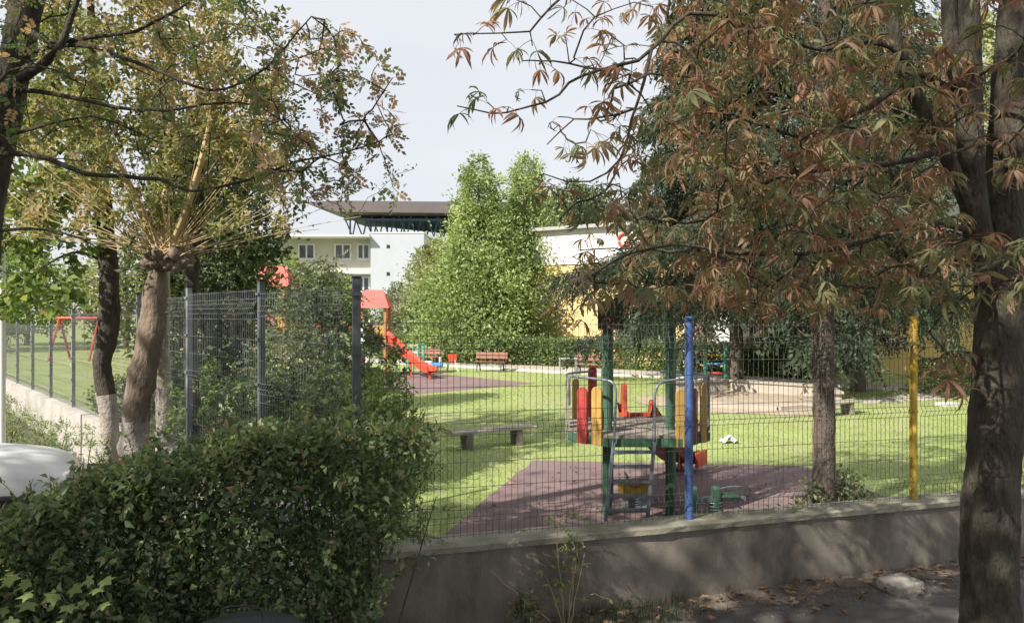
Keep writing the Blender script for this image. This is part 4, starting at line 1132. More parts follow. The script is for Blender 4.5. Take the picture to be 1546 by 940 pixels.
def spruce(name, base, H, z0, L0, nb, label, tw, twl, per, mtl, trunk_r, droop=0.35, group=None, arms=(), shape=0.8, twist=0.75, bark='bark_spruce', lean=(0, 0)):
    t = root(name, base, label, 'tree', group)
    b = np.array(base)
    trunk_mesh('trunk', t, [b - (0, 0, 0.05), b + (lean[0] * .3, lean[1] * .3, H * 0.33), b + (lean[0] * .6, lean[1] * .6, H * 0.66), b + (lean[0], lean[1], H)], [trunk_r, trunk_r * 0.8, trunk_r * 0.5, 0.02], bark, 0.03, 12, 0.15)
    qb = QB(); ql = QB(); allp = []; alld = []
    items = [(None, None, None)] * nb
    for i in range(nb + len(arms)):
        if i < nb:
            f = (i + rng.random()) / nb; z = z0 + (H - z0) * f; az = i * 2.4 + rng.normal(0, 0.3)
            L = L0 * (1 - f) ** shape * rng.uniform(0.7, 1.12) + 0.12; dr_ = droop * rng.uniform(0.6, 1.3)
        else:
            z, az, L, dr_ = arms[i - nb]
        d = np.array([math.cos(az), math.sin(az), 0])
        c = b + (lean[0] * (z / H), lean[1] * (z / H), z)
        side = np.array([-d[1], d[0], 0]) * rng.normal(0, 0.08) * L
        pts = smooth_path([c, c + d * L * 0.35 + (0, 0, 0.06 * L), c + d * L * 0.7 + side + (0, 0, -dr_ * L * 0.35), c + d * L + side * 1.5 + (0, 0, -dr_ * L * 0.62)], 0.12)
        qb.tube(pts, np.linspace(max(0.008, trunk_r * 0.16 * min(1, L)), 0.004, len(pts)), 5)
        k = max(3, int(per * L * (2.1 if i >= nb else 1)))
        u = rng.random(k) ** 0.75 * (len(pts) - 1.01); ii = u.astype(int); fr = (u - ii)[:, None]
        q = pts[ii] * (1 - fr) + pts[ii + 1] * fr
        off = rng.normal(0, 1, k)[:, None] * np.array([-d[1], d[0], 0]) * 0.16 * L ** 0.6 * np.sqrt(np.clip(1.15 - u / len(pts), .1, 1))[:, None]
        allp.append(q + off - np.array([0, 0, 0.03]) * np.abs(off).sum(1)[:, None])
        alld.append(unit(d * rng.uniform(0.1, 0.5, k)[:, None] + off * 1.5 + rng.normal(0, 0.22, (k, 3)) + np.array([0, 0, -twist])))
    p = np.vstack(allp); dd = np.vstack(alld); n = len(p)
    lump = 0.5 + 0.22 * np.sin(p[:, 0] * 3.1 + p[:, 2] * 2.3) + 0.15 * np.sin(p[:, 1] * 4 + p[:, 2] * 5)
    ql.inst(tw[0], tw[1], p, frames(dd, rand_dirs(n)), twl * rng.uniform(0.55, 1.25, n), lump + rng.normal(0, 0.2, n))
    props(qb.build('branches', bark, t, smooth=True), kind='stuff')
    props(ql.build('foliage', mtl, t), kind='stuff')
    return t
xA, yA, zA = P(1244, 470, 7.75)
pi = math.pi
armsA = [(3.05, pi * 1.02, 2.75, 0.30), (2.95, pi * 0.97, 2.9, 0.22), (3.25, pi * 1.05, 2.6, 0.35), (3.15, pi * 0.93, 2.6, 0.28), (2.85, pi * 1.0, 2.3, 0.35), (2.75, pi * 1.08, 1.9, 0.4), (3.4, pi * 1.1, 2.2, 0.35),
         (2.8, pi * 0.95, 1.6, 0.55), (2.65, pi * 0.85, 1.2, 0.5), (2.7, -0.2, 1.2, 0.5), (2.6, 0.3, 1.1, 0.45), (2.62, pi * 1.25, 1.0, 0.5), (2.75, -0.6, 1.3, 0.5), (2.8, 1.2, 1.2, 0.5)]
spruce('weeping_spruce', (xA, yA, LZ), 10.5, 2.5, 2.0, 62, 'slender spruce with drooping dark twigs just behind the mesh fence', TW_FINE, 0.36, 46, 'l_spruce', 0.115, 0.38, 'spruces in the playground', armsA)
xB, yB, _ = P(1112, 470, 22.0)
spruce('weeping_spruce', (xB, yB, LZ), 17.5, 2.1, 4.2, 150, 'tall drooping spruce behind the sandbox hiding the kindergarten front', TW_MID, 0.85, 29, 'l_spruce', 0.22, 0.45, 'spruces in the playground', shape=0.75)
xC, yC, _ = P(1296, 470, 20.0)
spruce('weeping_spruce', (xC, yC, LZ), 15.5, 2.0, 3.0, 130, 'drooping spruce at the bend of the path near the clipped hedge', TW_MID, 0.72, 32, 'l_spruce', 0.2, 0.45, 'spruces in the playground', shape=0.75)
xF, yF, _ = P(486, 470, 9.2)
spruce('young_spruce', (xF, yF, LZ), 2.85, 0.25, 1.15, 90, 'young grey green spruce inside the corner of the galvanised fence', TW_MID, 0.24, 48, 'l_youngspruce', 0.05, 0.1, shape=0.65, twist=0.15)

# --- generic crowns on a stem
def crown_tree(name, base, H, prof, nclump, per, csize, lsize, mtl, label, trunk_r, bark='bark_brown', group=None, tmpl=None, z_trunk=0.5, outw=0.7, drop=0.0, lump=0.18, cat='tree', seed=5):
    """crown given by a height/radius profile, made of leaf clumps"""
    t = root(name, base, label, cat, group)
    b = np.array(base); r = np.random.default_rng(seed)
    if trunk_r:
        trunk_mesh('trunk', t, [b - (0, 0, 0.03), b + (0.02 * H, 0, H * 0.3), b + (-0.01 * H, 0.01 * H, H * 0.6), b + (0, 0, H * 0.93)], [trunk_r, trunk_r * .8, trunk_r * .45, trunk_r * .08], bark, 0.03, 10, 0.15)
    hs = np.array([p_[0] for p_ in prof]) * H; rs = np.array([p_[1] for p_ in prof])
    hh = np.linspace(hs[0], hs[-1], 200); w = np.interp(hh, hs, rs) + 0.05; cdf = np.cumsum(w); cdf /= cdf[-1]
    z = np.interp(r.random(nclump), cdf, hh); a = r.random(nclump) * 2 * pi
    R_ = np.interp(z, hs, rs); R_ = R_ * (1 + lump * np.sin(3 * a + z * 2.2 + seed) * np.clip(R_ / rs.max() * 1.6, .3, 1) + lump * 0.8 * np.sin(5 * a - z * 3.7)) * (1 - 0.45 * r.random(nclump) ** 2.2)
    dd = np.stack([np.cos(a), np.sin(a), np.full(nclump, 0.25)], -1)
    cc = b + np.stack([np.cos(a) * R_, np.sin(a) * R_, z], -1)
    cs = csize * (0.6 + 0.8 * r.random(nclump)) * np.clip(R_ / (0.62 * rs.max()), 0.4, 1); tint = np.clip(r.normal(0.45, 0.24, nclump), 0, 1)
    o = r.normal(size=(nclump, per, 3)) * 0.45
    pos = cc[:, None, :] + o * cs[:, None, None]
    outd = unit(o * 0.8 + dd[:, None, :] * 0.8)
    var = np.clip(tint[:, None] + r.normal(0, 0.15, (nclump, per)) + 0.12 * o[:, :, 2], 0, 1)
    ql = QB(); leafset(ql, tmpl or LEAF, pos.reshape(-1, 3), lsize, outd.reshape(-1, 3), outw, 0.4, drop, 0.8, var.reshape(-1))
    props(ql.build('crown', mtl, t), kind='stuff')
    if trunk_r and lsize > 0.03:
        qb = QB(); pick = r.choice(nclump, min(nclump, 40), replace=False)
        for i in pick:
            f = np.clip((cc[i, 2] - b[2]) * 0.75, 0.1, H * 0.85); st_ = b + (0, 0, f)
            qb.tube([st_, st_ * .5 + cc[i] * .5 + (0, 0, 0.05 * R_[i]), cc[i]], [trunk_r * 0.25, trunk_r * 0.15, 0.006], 4)
        props(qb.build('branches', bark, t), kind='stuff')
    return t
G_TH = 'tall feathery conifers behind the clipped hedge'
x, y, _ = P(724, 470, 32.5)
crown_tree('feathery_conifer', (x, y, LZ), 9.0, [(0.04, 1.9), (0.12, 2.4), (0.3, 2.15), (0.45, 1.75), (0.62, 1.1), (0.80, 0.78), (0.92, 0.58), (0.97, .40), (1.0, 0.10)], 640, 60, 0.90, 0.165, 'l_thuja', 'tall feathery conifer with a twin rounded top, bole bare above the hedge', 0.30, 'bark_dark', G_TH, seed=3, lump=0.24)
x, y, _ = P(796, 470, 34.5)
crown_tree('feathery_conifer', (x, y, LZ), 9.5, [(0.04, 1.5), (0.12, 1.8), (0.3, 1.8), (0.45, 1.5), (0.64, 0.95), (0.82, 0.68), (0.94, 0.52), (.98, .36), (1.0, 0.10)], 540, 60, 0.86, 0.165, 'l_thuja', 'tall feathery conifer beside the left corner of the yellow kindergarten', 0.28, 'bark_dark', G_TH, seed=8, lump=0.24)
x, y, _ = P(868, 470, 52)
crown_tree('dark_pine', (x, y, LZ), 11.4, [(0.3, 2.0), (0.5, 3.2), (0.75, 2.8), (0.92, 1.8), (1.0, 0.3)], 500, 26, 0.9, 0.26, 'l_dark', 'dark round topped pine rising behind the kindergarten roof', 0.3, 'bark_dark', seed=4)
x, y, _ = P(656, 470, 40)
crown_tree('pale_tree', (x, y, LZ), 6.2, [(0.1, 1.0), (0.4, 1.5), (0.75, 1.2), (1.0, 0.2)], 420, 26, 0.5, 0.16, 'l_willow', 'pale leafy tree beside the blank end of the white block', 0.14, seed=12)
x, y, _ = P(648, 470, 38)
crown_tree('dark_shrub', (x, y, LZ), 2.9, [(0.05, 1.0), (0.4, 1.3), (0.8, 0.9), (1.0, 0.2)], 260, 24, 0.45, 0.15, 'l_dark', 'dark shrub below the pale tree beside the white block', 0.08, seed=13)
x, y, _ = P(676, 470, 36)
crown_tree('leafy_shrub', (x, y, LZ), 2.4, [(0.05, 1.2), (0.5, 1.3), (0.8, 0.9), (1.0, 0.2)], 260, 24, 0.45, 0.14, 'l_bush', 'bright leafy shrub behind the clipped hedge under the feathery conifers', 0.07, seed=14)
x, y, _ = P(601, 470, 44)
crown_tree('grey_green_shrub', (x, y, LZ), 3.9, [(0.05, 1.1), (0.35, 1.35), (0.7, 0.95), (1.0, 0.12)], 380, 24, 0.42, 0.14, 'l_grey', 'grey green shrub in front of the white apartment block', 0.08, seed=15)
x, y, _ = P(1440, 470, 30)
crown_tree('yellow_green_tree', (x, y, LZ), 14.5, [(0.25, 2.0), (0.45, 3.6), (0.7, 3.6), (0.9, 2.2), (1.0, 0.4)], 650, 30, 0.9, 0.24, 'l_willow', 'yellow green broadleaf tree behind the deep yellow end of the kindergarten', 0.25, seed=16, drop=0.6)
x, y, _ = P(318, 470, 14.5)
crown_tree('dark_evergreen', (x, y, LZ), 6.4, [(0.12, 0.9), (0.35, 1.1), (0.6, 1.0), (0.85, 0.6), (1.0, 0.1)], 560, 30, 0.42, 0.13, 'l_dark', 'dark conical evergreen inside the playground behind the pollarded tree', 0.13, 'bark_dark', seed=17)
GB = 'background trees beyond the lawn'
for i, (px, dd, H, rr, mm, lb) in enumerate(((40, 48, 6.2, 2.8, 'l_bush', 'broad low tree far beyond the red swing frame'), (190, 44, 6.8, 2.6, 'l_willow', 'yellowish tree far beyond the pollarded trunk'), (320, 52, 8.5, 3.0, 'l_dark', 'dark tree far beyond the dark conical evergreen'),
                                           (430, 38, 5.0, 2.2, 'l_maple', 'green tree behind the higher red castle roof'), (500, 50, 4.6, 2.3, 'l_bush', 'low bright tree in front of the white block windows'), (-60, 40, 7, 3, 'l_maple', 'green tree at the far end of the alley'))):
    x, y, _ = P(px, 470, dd)
    crown_tree('broadleaf_tree', (x, y, LZ), H, [(0.12, rr * .6), (0.35, rr), (0.7, rr * .9), (1.0, rr * .2)], 330, 15, 0.7, 0.29, mm, lb, 0.16, group=GB, seed=30 + i)

# --- pollarded tree, thin green tree and two plain trunks by the alley
pl = root('pollarded_tree', (P(203, 470, 9.2)[0], 9.2, 0), 'knobbly pollarded tree with limewashed foot and pale radiating shoots', 'tree')
trunk_mesh('trunk', pl, [P(204, 769, 9.2), P(203, 660, 9.2), P(208, 600, 9.2), P(221, 540, 9.2), P(232, 480, 9.2), P(236, 430, 9.2), P(240, 392, 9.2), P(243, 372, 9.2)], [0.21, 0.19, 0.165, 0.16, 0.16, 0.165, 0.14, 0.03], 'bark_brown', 0.09, 18, split=(1.14, 'limewash'))
qb = QB(); hd = np.array(P(248, 390, 9.15))
for i in range(46):
    d = rand_dirs(1)[0]; d[2] = d[2] * 0.6 + 0.15; L_ = rng.uniform(0.6, 1.3); c = hd + d * np.array((0.17, 0.12, 0.15)) + np.array([rng.uniform(-.12, .16), 0, -0.05])
    rr_ = rng.uniform(0.035, 0.085)
    qb.tube([c - d * 0.10, c - d * 0.03, c + d * 0.04 * L_, c + d * 0.09 * L_, c + d * 0.12 * L_], [rr_ * .7, rr_ * 1.1, rr_, rr_ * .6, 0.004], 8)
props(qb.build('knuckles', 'bark_brown', pl, smooth=True), kind='stuff')
sk = Skeleton(); 
def q9(x, y, d=9.2): return np.array(P(x, y, d))
for pts, r in (([q9(240, 385), q9(207, 306), q9(160, 215), q9(112, 126), q9(80, 0, 9.9), q9(60, -120, 10)], .06), ([q9(246, 385), q9(250, 300), q9(257, 180), q9(262, 60), q9(272, -60), q9(280, -160)], .06), ([q9(252, 388), q9(290, 290, 9.0), q9(322, 160, 9.0), q9(345, 0, 9.0), q9(350, -120)], .05)):
    sk.limb(pts, r, r * 0.35)
for i in range(70):
    a = g.uniform(-1.35, 1.35); L = g.uniform(0.9, 3.0); yy = g.normal(0, 0.5)
    e = hd + np.array([math.sin(a) * L, yy, math.cos(a) * L * g.uniform(0.55, 1.0)])
    m_ = hd + np.array([math.sin(a) * L * 0.62, yy * 0.5, math.cos(a) * L * 0.35 + (0.05 if abs(a) > 0.8 else 0.12)])
    sk.limb([hd + rand_dirs(1)[0] * 0.12, m_, e], 0.0085, 0.003, 0.15)
tg = []
while len(tg) < 800:
    x, y = g.uniform(20, 430), g.uniform(-120, 350)
    pr = 1.0 if y < 270 else 0.5
    if x > 360 and y < 120: pr *= 0.4
    if x < 120 and y > 200: pr *= 0.6
    if g.random() < pr: tg.append(P(x, y, g.uniform(8.4, 10.4)))
sk.grow(tg, tip=0.0035, step=0.2, sag=0.05, wob=0.03, power=0.3, rmax=0.02)
qb = QB(); sk.tubes(qb, 5, 3); qb.build('shoots', 'shoot', pl, smooth=True)
pos, dr = sk.ends(per=30, frac=0.95)
pos += rng.normal(0, 0.055, pos.shape)
ql = QB(); leafset(ql, LEAF, pos, 0.078, dr, 0.3, 0.5, 0.5, var=np.clip(g.beta(1.6, 1.6, len(pos)) + 0.25 * np.sin(pos[:, 0] * 2 + pos[:, 2] * 1.7), 0, 1))
props(ql.build('foliage', 'l_pollard', pl), kind='stuff')

mp_ = root('maple_tree', (P(163, 470, 10.3)[0], 10.3, 0), 'thin crooked green leaved tree with limewashed foot next to the pollarded trunk', 'tree')
def q10(x, y, d=10.3): return np.array(P(x, y, d))
trunk_mesh('trunk', mp_, [q10(165, 737), q10(166, 650), q10(160, 590), q10(154, 550), q10(165, 480), q10(164, 400), q10(158, 330), q10(150, 230), q10(140, 90), q10(135, -60)], [0.13, 0.125, 0.12, 0.14, 0.115, 0.10, 0.09, 0.07, 0.05, 0.03], 'bark_dark', 0.06, 14, split=(1.34, 'limewash'))
sk = Skeleton()
for pts, r in (([q10(158, 330), q10(110, 300), q10(60, 330), q10(10, 370)], .03), ([q10(163, 400), q10(120, 380), q10(70, 400), q10(30, 440)], .025), ([q10(150, 230), q10(90, 200), q10(20, 190), q10(-40, 210)], .03), ([q10(154, 280), q10(100, 250, 10.8), q10(40, 270, 11)], .025)): sk.limb(pts, r, .006)
tg = []
while len(tg) < 330:
    x, y = g.uniform(-60, 160), g.uniform(120, 478)
    if y > 400 and x > 125: continue
    if y > 455 and x > 90: continue
    tg.append(P(x, y, g.uniform(9.6, 11.2)))
sk.grow(tg, tip=0.0035, step=0.16, sag=0.1, wob=0.02, power=0.36, rmax=0.02)
qb = QB(); sk.tubes(qb, 6, 3); props(qb.build('branches', 'bark_dark', mp_, smooth=True), kind='stuff')
pos, dr = sk.ends(per=14, frac=0.5); pos += rng.normal(0, 0.05, pos.shape)
ql = QB(); leafset(ql, t_leaf(0.85, 0.1, 0.15), pos, 0.105, dr, 0.3, 0.7, 0.4, var=np.clip(g.beta(1.7, 1.5, len(pos)), 0, 1))
props(ql.build('foliage', 'l_maple', mp_), kind='stuff')

def plain_tree(px, d, base_z, rad, split, lab, bark, top_y, mtl, lean=0, seed=1):
    x = P(px, 470, d)[0]
    t = root('alley_tree', (x, d, base_z), lab, 'tree')
    zt = EYE - (top_y - 470) / FPX * d
    trunk_mesh('trunk', t, [(x, d, base_z - 0.03), (x + 0.02, d, 1.0), (x - 0.03 + lean, d, 2.2), (x + 0.05 + lean, d, zt)], [rad, rad * .92, rad * .85, rad * .3], bark, 0.04, 14, split=split)
    r = np.random.default_rng(seed); sk = Skeleton()
    sk.limb([np.array((x + lean, d, 2.6)), np.array((x + lean + .1, d + .1, zt - .6)), np.array((x + 0.05 + lean, d, zt))], rad * .5, rad * .2)
    sk.grow([(x + r.normal(0, 0.9), d + r.normal(0, 0.7), r.uniform(2.9, zt + 1.0)) for _ in range(130)], tip=0.004, sag=0.1, power=0.36)
    qb = QB(); sk.tubes(qb, 5, 3); props(qb.build('branches', bark, t), kind='stuff')
    pos, dr = sk.ends(per=14, frac=0.6); pos += rng.normal(0, 0.06, pos.shape)
    ql = QB(); leafset(ql, LEAF, pos, 0.08, dr, 0.3, 0.5, 0.4); props(ql.build('foliage', mtl, t), kind='stuff')
plain_tree(247, 10.6, LZ, 0.125, (1.42, 'limewash'), 'straight pale trunked tree with limewashed foot inside the galvanised fence', 'bark_pale', 60, 'l_pollard', seed=2)
plain_tree(291, 9.95, LZ, 0.10, None, 'dark straight trunked tree right behind the second galvanised post', 'bark_dark', 200, 'l_dark', seed=3)

# --- feathery leaved tree at the hedge, its limbs sweep across the alley
rw = root('rowan_tree', (-4.0, 5.25, 0), 'dark limbed tree with feathery leaves, its long limbs sweeping over the hedge', 'tree')
def q5(x, y, d=5.2): return np.array(P(x, y, d))
trunk_mesh('trunk', rw, [(-4.0, 5.25, -0.03), q5(-62, 700), q5(-45, 500), q5(-28, 330), q5(-6, 220), q5(14, 130), q5(34, 40), q5(60, -80), q5(110, -300), q5(150, -500)], [0.17, 0.16, 0.15, 0.14, 0.13, 0.115, 0.10, 0.085, 0.07, 0.04], 'bark_dark', 0.04, 16, flare=.2)
sk = Skeleton()
RB = [([(-15, 145, 5.2), (40, 112, 5.0), (82, 82, 4.9), (102, 40, 4.9), (118, -10, 4.9), (150, -120, 5.0)], .045),
      ([(40, 45, 5.2), (80, 65, 5.0), (133, 56, 4.9), (204, 48, 4.85), (255, 22, 4.8), (292, -5, 4.8), (360, -90, 4.8)], .022),
      ([(20, 95, 5.2), (70, 72, 5.0), (140, 70, 4.9), (180, 85, 4.8), (240, 106, 4.75), (292, 131, 4.7), (340, 133, 4.7), (400, 104, 4.65), (450, 48, 4.6), (470, 25, 4.6)], .020),
      ([(-5, 165, 5.2), (30, 136, 5.1), (110, 148, 5.0), (170, 162, 4.9), (250, 167, 4.85), (330, 155, 4.8), (395, 163, 4.75), (448, 206, 4.7)], .020),
      ([(-15, 235, 5.2), (25, 232, 5.1), (75, 240, 5.0), (130, 262, 4.9), (215, 268, 4.85), (250, 272, 4.8), (288, 288, 4.75), (380, 270, 4.7), (450, 245, 4.65), (515, 232, 4.6), (572, 214, 4.55)], .022),
      ([(10, 205, 5.2), (70, 190, 5.0), (140, 176, 4.9), (200, 198, 4.85), (240, 215, 4.8)], .012),
      ([(-20, 350, 5.2), (30, 345, 5.0), (90, 350, 4.8), (150, 375, 4.7)], .016),
      ([(-10, 190, 5.2), (0, 120, 4.9), (60, 100, 4.7), (130, 130, 4.6)], .016),
      ([(60, -80, 5.2), (200, -160, 5.4), (420, -220, 5.8), (620, -280, 6.2)], .035),
      ([(90, -200, 5.2), (300, -330, 5.0), (560, -420, 5.0)], .035), ([(100, -300, 5.2), (60, -400, 6.2), (200, -420, 7.5)], .035)]
for pts, r in RB: sk.limb([q5(*q) for q in pts], r, 0.004, 0.12, wob=0.004)
tg = []
while len(tg) < 150:
    x, y = g.uniform(380, 605), g.uniform(35, 300)
    e = ((x - 470) / 135) ** 2 + ((y - 170) / 140) ** 2
    if e < 1 and g.random() < 0.45 + 0.4 * (x < 520): tg.append(P(x, y, g.uniform(4.3, 5.0)))
for x, y in ((490, 30), (480, 85), (605, 188), (590, 270), (600, 290), (580, 240), (545, 265), (520, 285)): tg.append(P(x, y, 4.5))
while len(tg) < 330: 
    x, y = g.uniform(-40, 400), g.uniform(-60, 270)
    if g.random() < 0.9 - 0.0018 * y: tg.append(P(x, y, g.uniform(4.4, 5.6)))
while len(tg) < 520:
    c = np.array((-2.0, 4.6, 6.2)) + rand_dirs(1, g)[0] * np.array((2.6, 2.3, 1.5)) * g.random() ** 0.4
    if c[2] > EYE + 0.44 * c[1] + 0.1: tg.append(tuple(c))
sk.grow(tg, tip=0.003, step=0.12, sag=0.04, wob=0.012, power=0.34, rmax=0.02)
qb = QB(); sk.tubes(qb, 8, 3); props(qb.build('branches', 'bark_dark', rw, smooth=True), kind='stuff')
def t_pinnate(pairs=4, seed=1):
    r = np.random.default_rng(seed); V = []; F = []
    def lf(o, a, L):
        k = len(V); c, s = math.cos(a), math.sin(a)
        for x_, y_, z_ in ((0, 0, 0), (.3, .45, .06), (0, .5, 0), (-.3, .45, .06), (0, 1, -.12)): V.append((o[0] + (x_ * c + y_ * s) * L, o[1] + (-x_ * s + y_ * c) * L, o[2] + z_ * L))
        F.extend([(k, k + 1, k + 4, k + 2), (k, k + 2, k + 4, k + 3)])
    for i in range(pairs):
        y_ = 0.25 + 0.6 * i / pairs; z_ = -0.3 * y_ ** 2
        for sg in (-1, 1):
            if r.random() < 0.85: lf((0, y_, z_), sg * r.uniform(0.8, 1.3), r.uniform(0.24, 0.34))
    lf((0, .85, -.22), r.normal(0, .2), 0.32)
    k = len(V); V += [(-.008, 0, 0), (.008, 0, 0), (.006, .85, -.22), (-.006, .85, -.22)]; F.append((k, k + 1, k + 2, k + 3))
    return np.array(V, float), np.array(F)
pos, dr = sk.ends(per=4, frac=0.6)
ql = QB()
PIN = [t_pinnate(4, s) for s in range(4)]
pick = g.integers(0, 4, len(pos)); brown = np.clip((pos[:, 0] / pos[:, 1] + 0.42) * 4, 0, 1) * (pos[:, 2] < 5)
for k in range(4):
    s_ = pick == k
    leafset(ql, PIN[k], pos[s_], 0.105, dr[s_], 0.4, 0.6, 0.35, var=np.clip(g.beta(1.5, 2.0, s_.sum()) + 0.35 * brown[s_] * g.random(s_.sum()) * 1.5, 0, 1))
props(ql.build('foliage', 'l_rowan', rw), kind='stuff')

# --- street trees on the other side of the camera, their crowns shade the pavement
GS = 'street trees along the road'
for i, (x, y, H, lb) in enumerate(((-7.2, -1.6, 11.0, 'broad street tree on the verge up the road from the hedge'), (-2.6, -3.2, 13.5, 'broad street tree on the far verge facing the hedge'), (2.2, -4.2, 14.0, 'broad street tree on the far verge facing the low wall'), (-12.0, -0.5, 12, 'broad street tree farthest up the road'))):
    crown_tree('street_tree', (x, y, 0), H, [(0.3, 1.6), (0.45, 2.9), (0.7, 3.0), (0.9, 2.0), (1.0, 0.4)], 380, 15, 0.9, 0.28, 'l_dark', lb, 0.22, 'bark_dark', GS, seed=50 + i)

# --- hedges
def hedge(name, p0, p1, width, zb, ztop, n, lsize, mtl, label, stems=0, seed=1, tmpl=None, end=0.0, wav=0.05, thin=0.0, stem_m='twig', sprigs=0):
    r = np.random.default_rng(seed)
    p0 = np.array(p0, float); p1 = np.array(p1, float); L = np.linalg.norm(p1 - p0); a = (p1 - p0) / L; nn = np.array([-a[1], a[0]])
    t = root(name, (*((p0 + p1) / 2), zb), label, 'hedge')
    u = r.random(n) * L; w = r.uniform(-1, 1, n); w = np.sign(w) * np.abs(w) ** 0.7; h = r.random(n) ** 0.95
    top = np.array([ztop(s) for s in u]) + wav * np.sin(u * 5.1) + wav * np.sin(u * 11.3 + 2) * 0.6
    sh = r.random(n) < 0.22; h = np.where(sh, 1 - 0.06 * r.random(n), h); w = np.where(sh, r.uniform(-1, 1, n), w)
    bulge = 1 - 0.18 * h ** 4 + 0.10 * np.sin(u * 6 + h * 5) + 0.07 * np.sin(u * 13 - h * 9)
    uu = u + end * (h - 0.55) * np.clip((u - L + 0.6) / 0.6, 0, 1)
    pos = np.stack([p0[0] + a[0] * uu + nn[0] * w * bulge * width / 2, p0[1] + a[1] * uu + nn[1] * w * bulge * width / 2, zb + h * (top - zb)], -1)
    pos += r.normal(0, lsize * 0.6, pos.shape)
    # holes: leaves drop out where a smooth 3-D field is low
    fld = np.sin(pos[:, 0] * 9.0 + 1) * np.sin(pos[:, 1] * 8.0) + np.sin(pos[:, 2] * 10 + pos[:, 0] * 5) * 0.8 + 0.5 * np.sin(pos[:, 0] * 21 + pos[:, 2] * 17)
    keep = r.random(n) < np.clip(1.0 - thin * (fld < -0.1) - thin * 0.55 * (h < 0.35), 0.08, 1)
    pos = pos[keep]; k = len(pos); outd = np.stack([nn[0] * w[keep], nn[1] * w[keep], 0.6 * (h[keep] - .3)], -1)
    var = np.clip(r.beta(1.6, 2.2, k) + 0.12 * fld[keep] * 0.5 + 0.12 * (h[keep] > .85), 0, 1)
    ql = QB(); leafset(ql, tmpl or LEAF, pos, lsize, outd, 0.8, 0.6, 0.15, var=var)
    qs = QB()
    for i in range(sprigs):                       # loose shoots sticking out of the top and the end
        s = r.uniform(0.45, 1.0) * L; w_ = r.uniform(-1, 1) * width / 2; b = np.array([*(p0 + a * s + nn * w_ * .9), ztop(s) - 0.12])
        dd = np.array([r.normal(0, .10), r.normal(0, .10), r.uniform(.12, .34)])
        if r.random() < 0.3: b = np.array([*(p1 + nn * w_ * .8), r.uniform(.5, ztop(L) - .1)]); dd = np.array([*(a * r.uniform(.2, .45) + nn * r.normal(0, .1)), r.uniform(-.08, .2)])
        if r.random() < 0.35: b[2] = r.uniform(.4, ztop(s)); b[:2] = p0 + a * s - nn * width * .45; dd = np.array([*(-nn * r.uniform(.1, .24) + a * r.normal(0, .1)), r.uniform(-.1, .15)])
        q_ = smooth_path([b, b + dd * .6 + (0, 0, .02), b + dd], 0.05); qs.tube(q_, np.linspace(.004, .0015, len(q_)), 4)
        k_ = 16; tt = r.uniform(.15, 1, k_)[:, None]; leafset(ql, LEAF, b + dd * tt + r.normal(0, .008, (k_, 3)), lsize * 1.05, np.tile(unit(dd), (k_, 1)), .7, .4, 0.1, var=np.clip(r.beta(2, 2, k_) + .1, 0, 1))
    if sprigs: props(qs.build('sprigs', stem_m, t), kind='stuff')
    props(ql.build('foliage', mtl, t), kind='stuff')
    if stems:
        qb = QB()
        for i in range(stems):
            s = r.uniform(0, L); w_ = r.uniform(-.6, .6) * width / 2; b = np.array([*(p0 + a * s + nn * w_), zb - 0.02]); ht = ztop(s) - zb
            for _ in range(3):
                e = b + np.array([r.normal(0, .18), r.normal(0, .14), ht * r.uniform(.7, 1.0)]); m_ = (b + e) / 2 + r.normal(0, .05, 3)
                qb.tube(smooth_path([b, m_, e], 0.15), np.linspace(0.011, 0.003, len(smooth_path([b, m_, e], 0.15))), 4)
        props(qb.build('stems', stem_m, t), kind='stuff')
    return t
hedge('privet_hedge', (-5.4, 3.52), (-0.86, 5.0), 0.80, 0.0, lambda s: float(np.interp(s, [0, 2.7, 2.95, 3.3, 4.0, 4.6, 4.9], [1.24, 1.26, 1.46, 1.58, 1.68, 1.74, 1.68])), 108000, 0.054, 'l_hedge',
      'dark shaggy privet hedge between the pavement and the parked white car', 60, 3, end=0.50, thin=0.54, wav=0.035, sprigs=110)
hedge('clipped_hedge', (-6.5, 34.6), (6.3, 26.75), 0.9, LZ, lambda s: LZ + 1.02, 27000, 0.12, 'l_farhedge', 'long clipped hedge in front of the conifers and yellow wall', 0, 4, wav=0.025)
hedge('clipped_hedge', (6.5, 26.5), (10.6, 23.9), 0.9, LZ, lambda s: LZ + 1.0, 11000, 0.12, 'l_farhedge', 'clipped hedge behind the sandbox under the drooping spruces', 0, 6, wav=0.04)
hedge('clipped_hedge', (10.9, 19.3), (15.2, 20.0), 1.3, LZ, lambda s: LZ + 0.82, 9500, 0.085, 'l_farhedge', 'low rounded hedge in front of the deep yellow wall', 0, 5, wav=0.06)

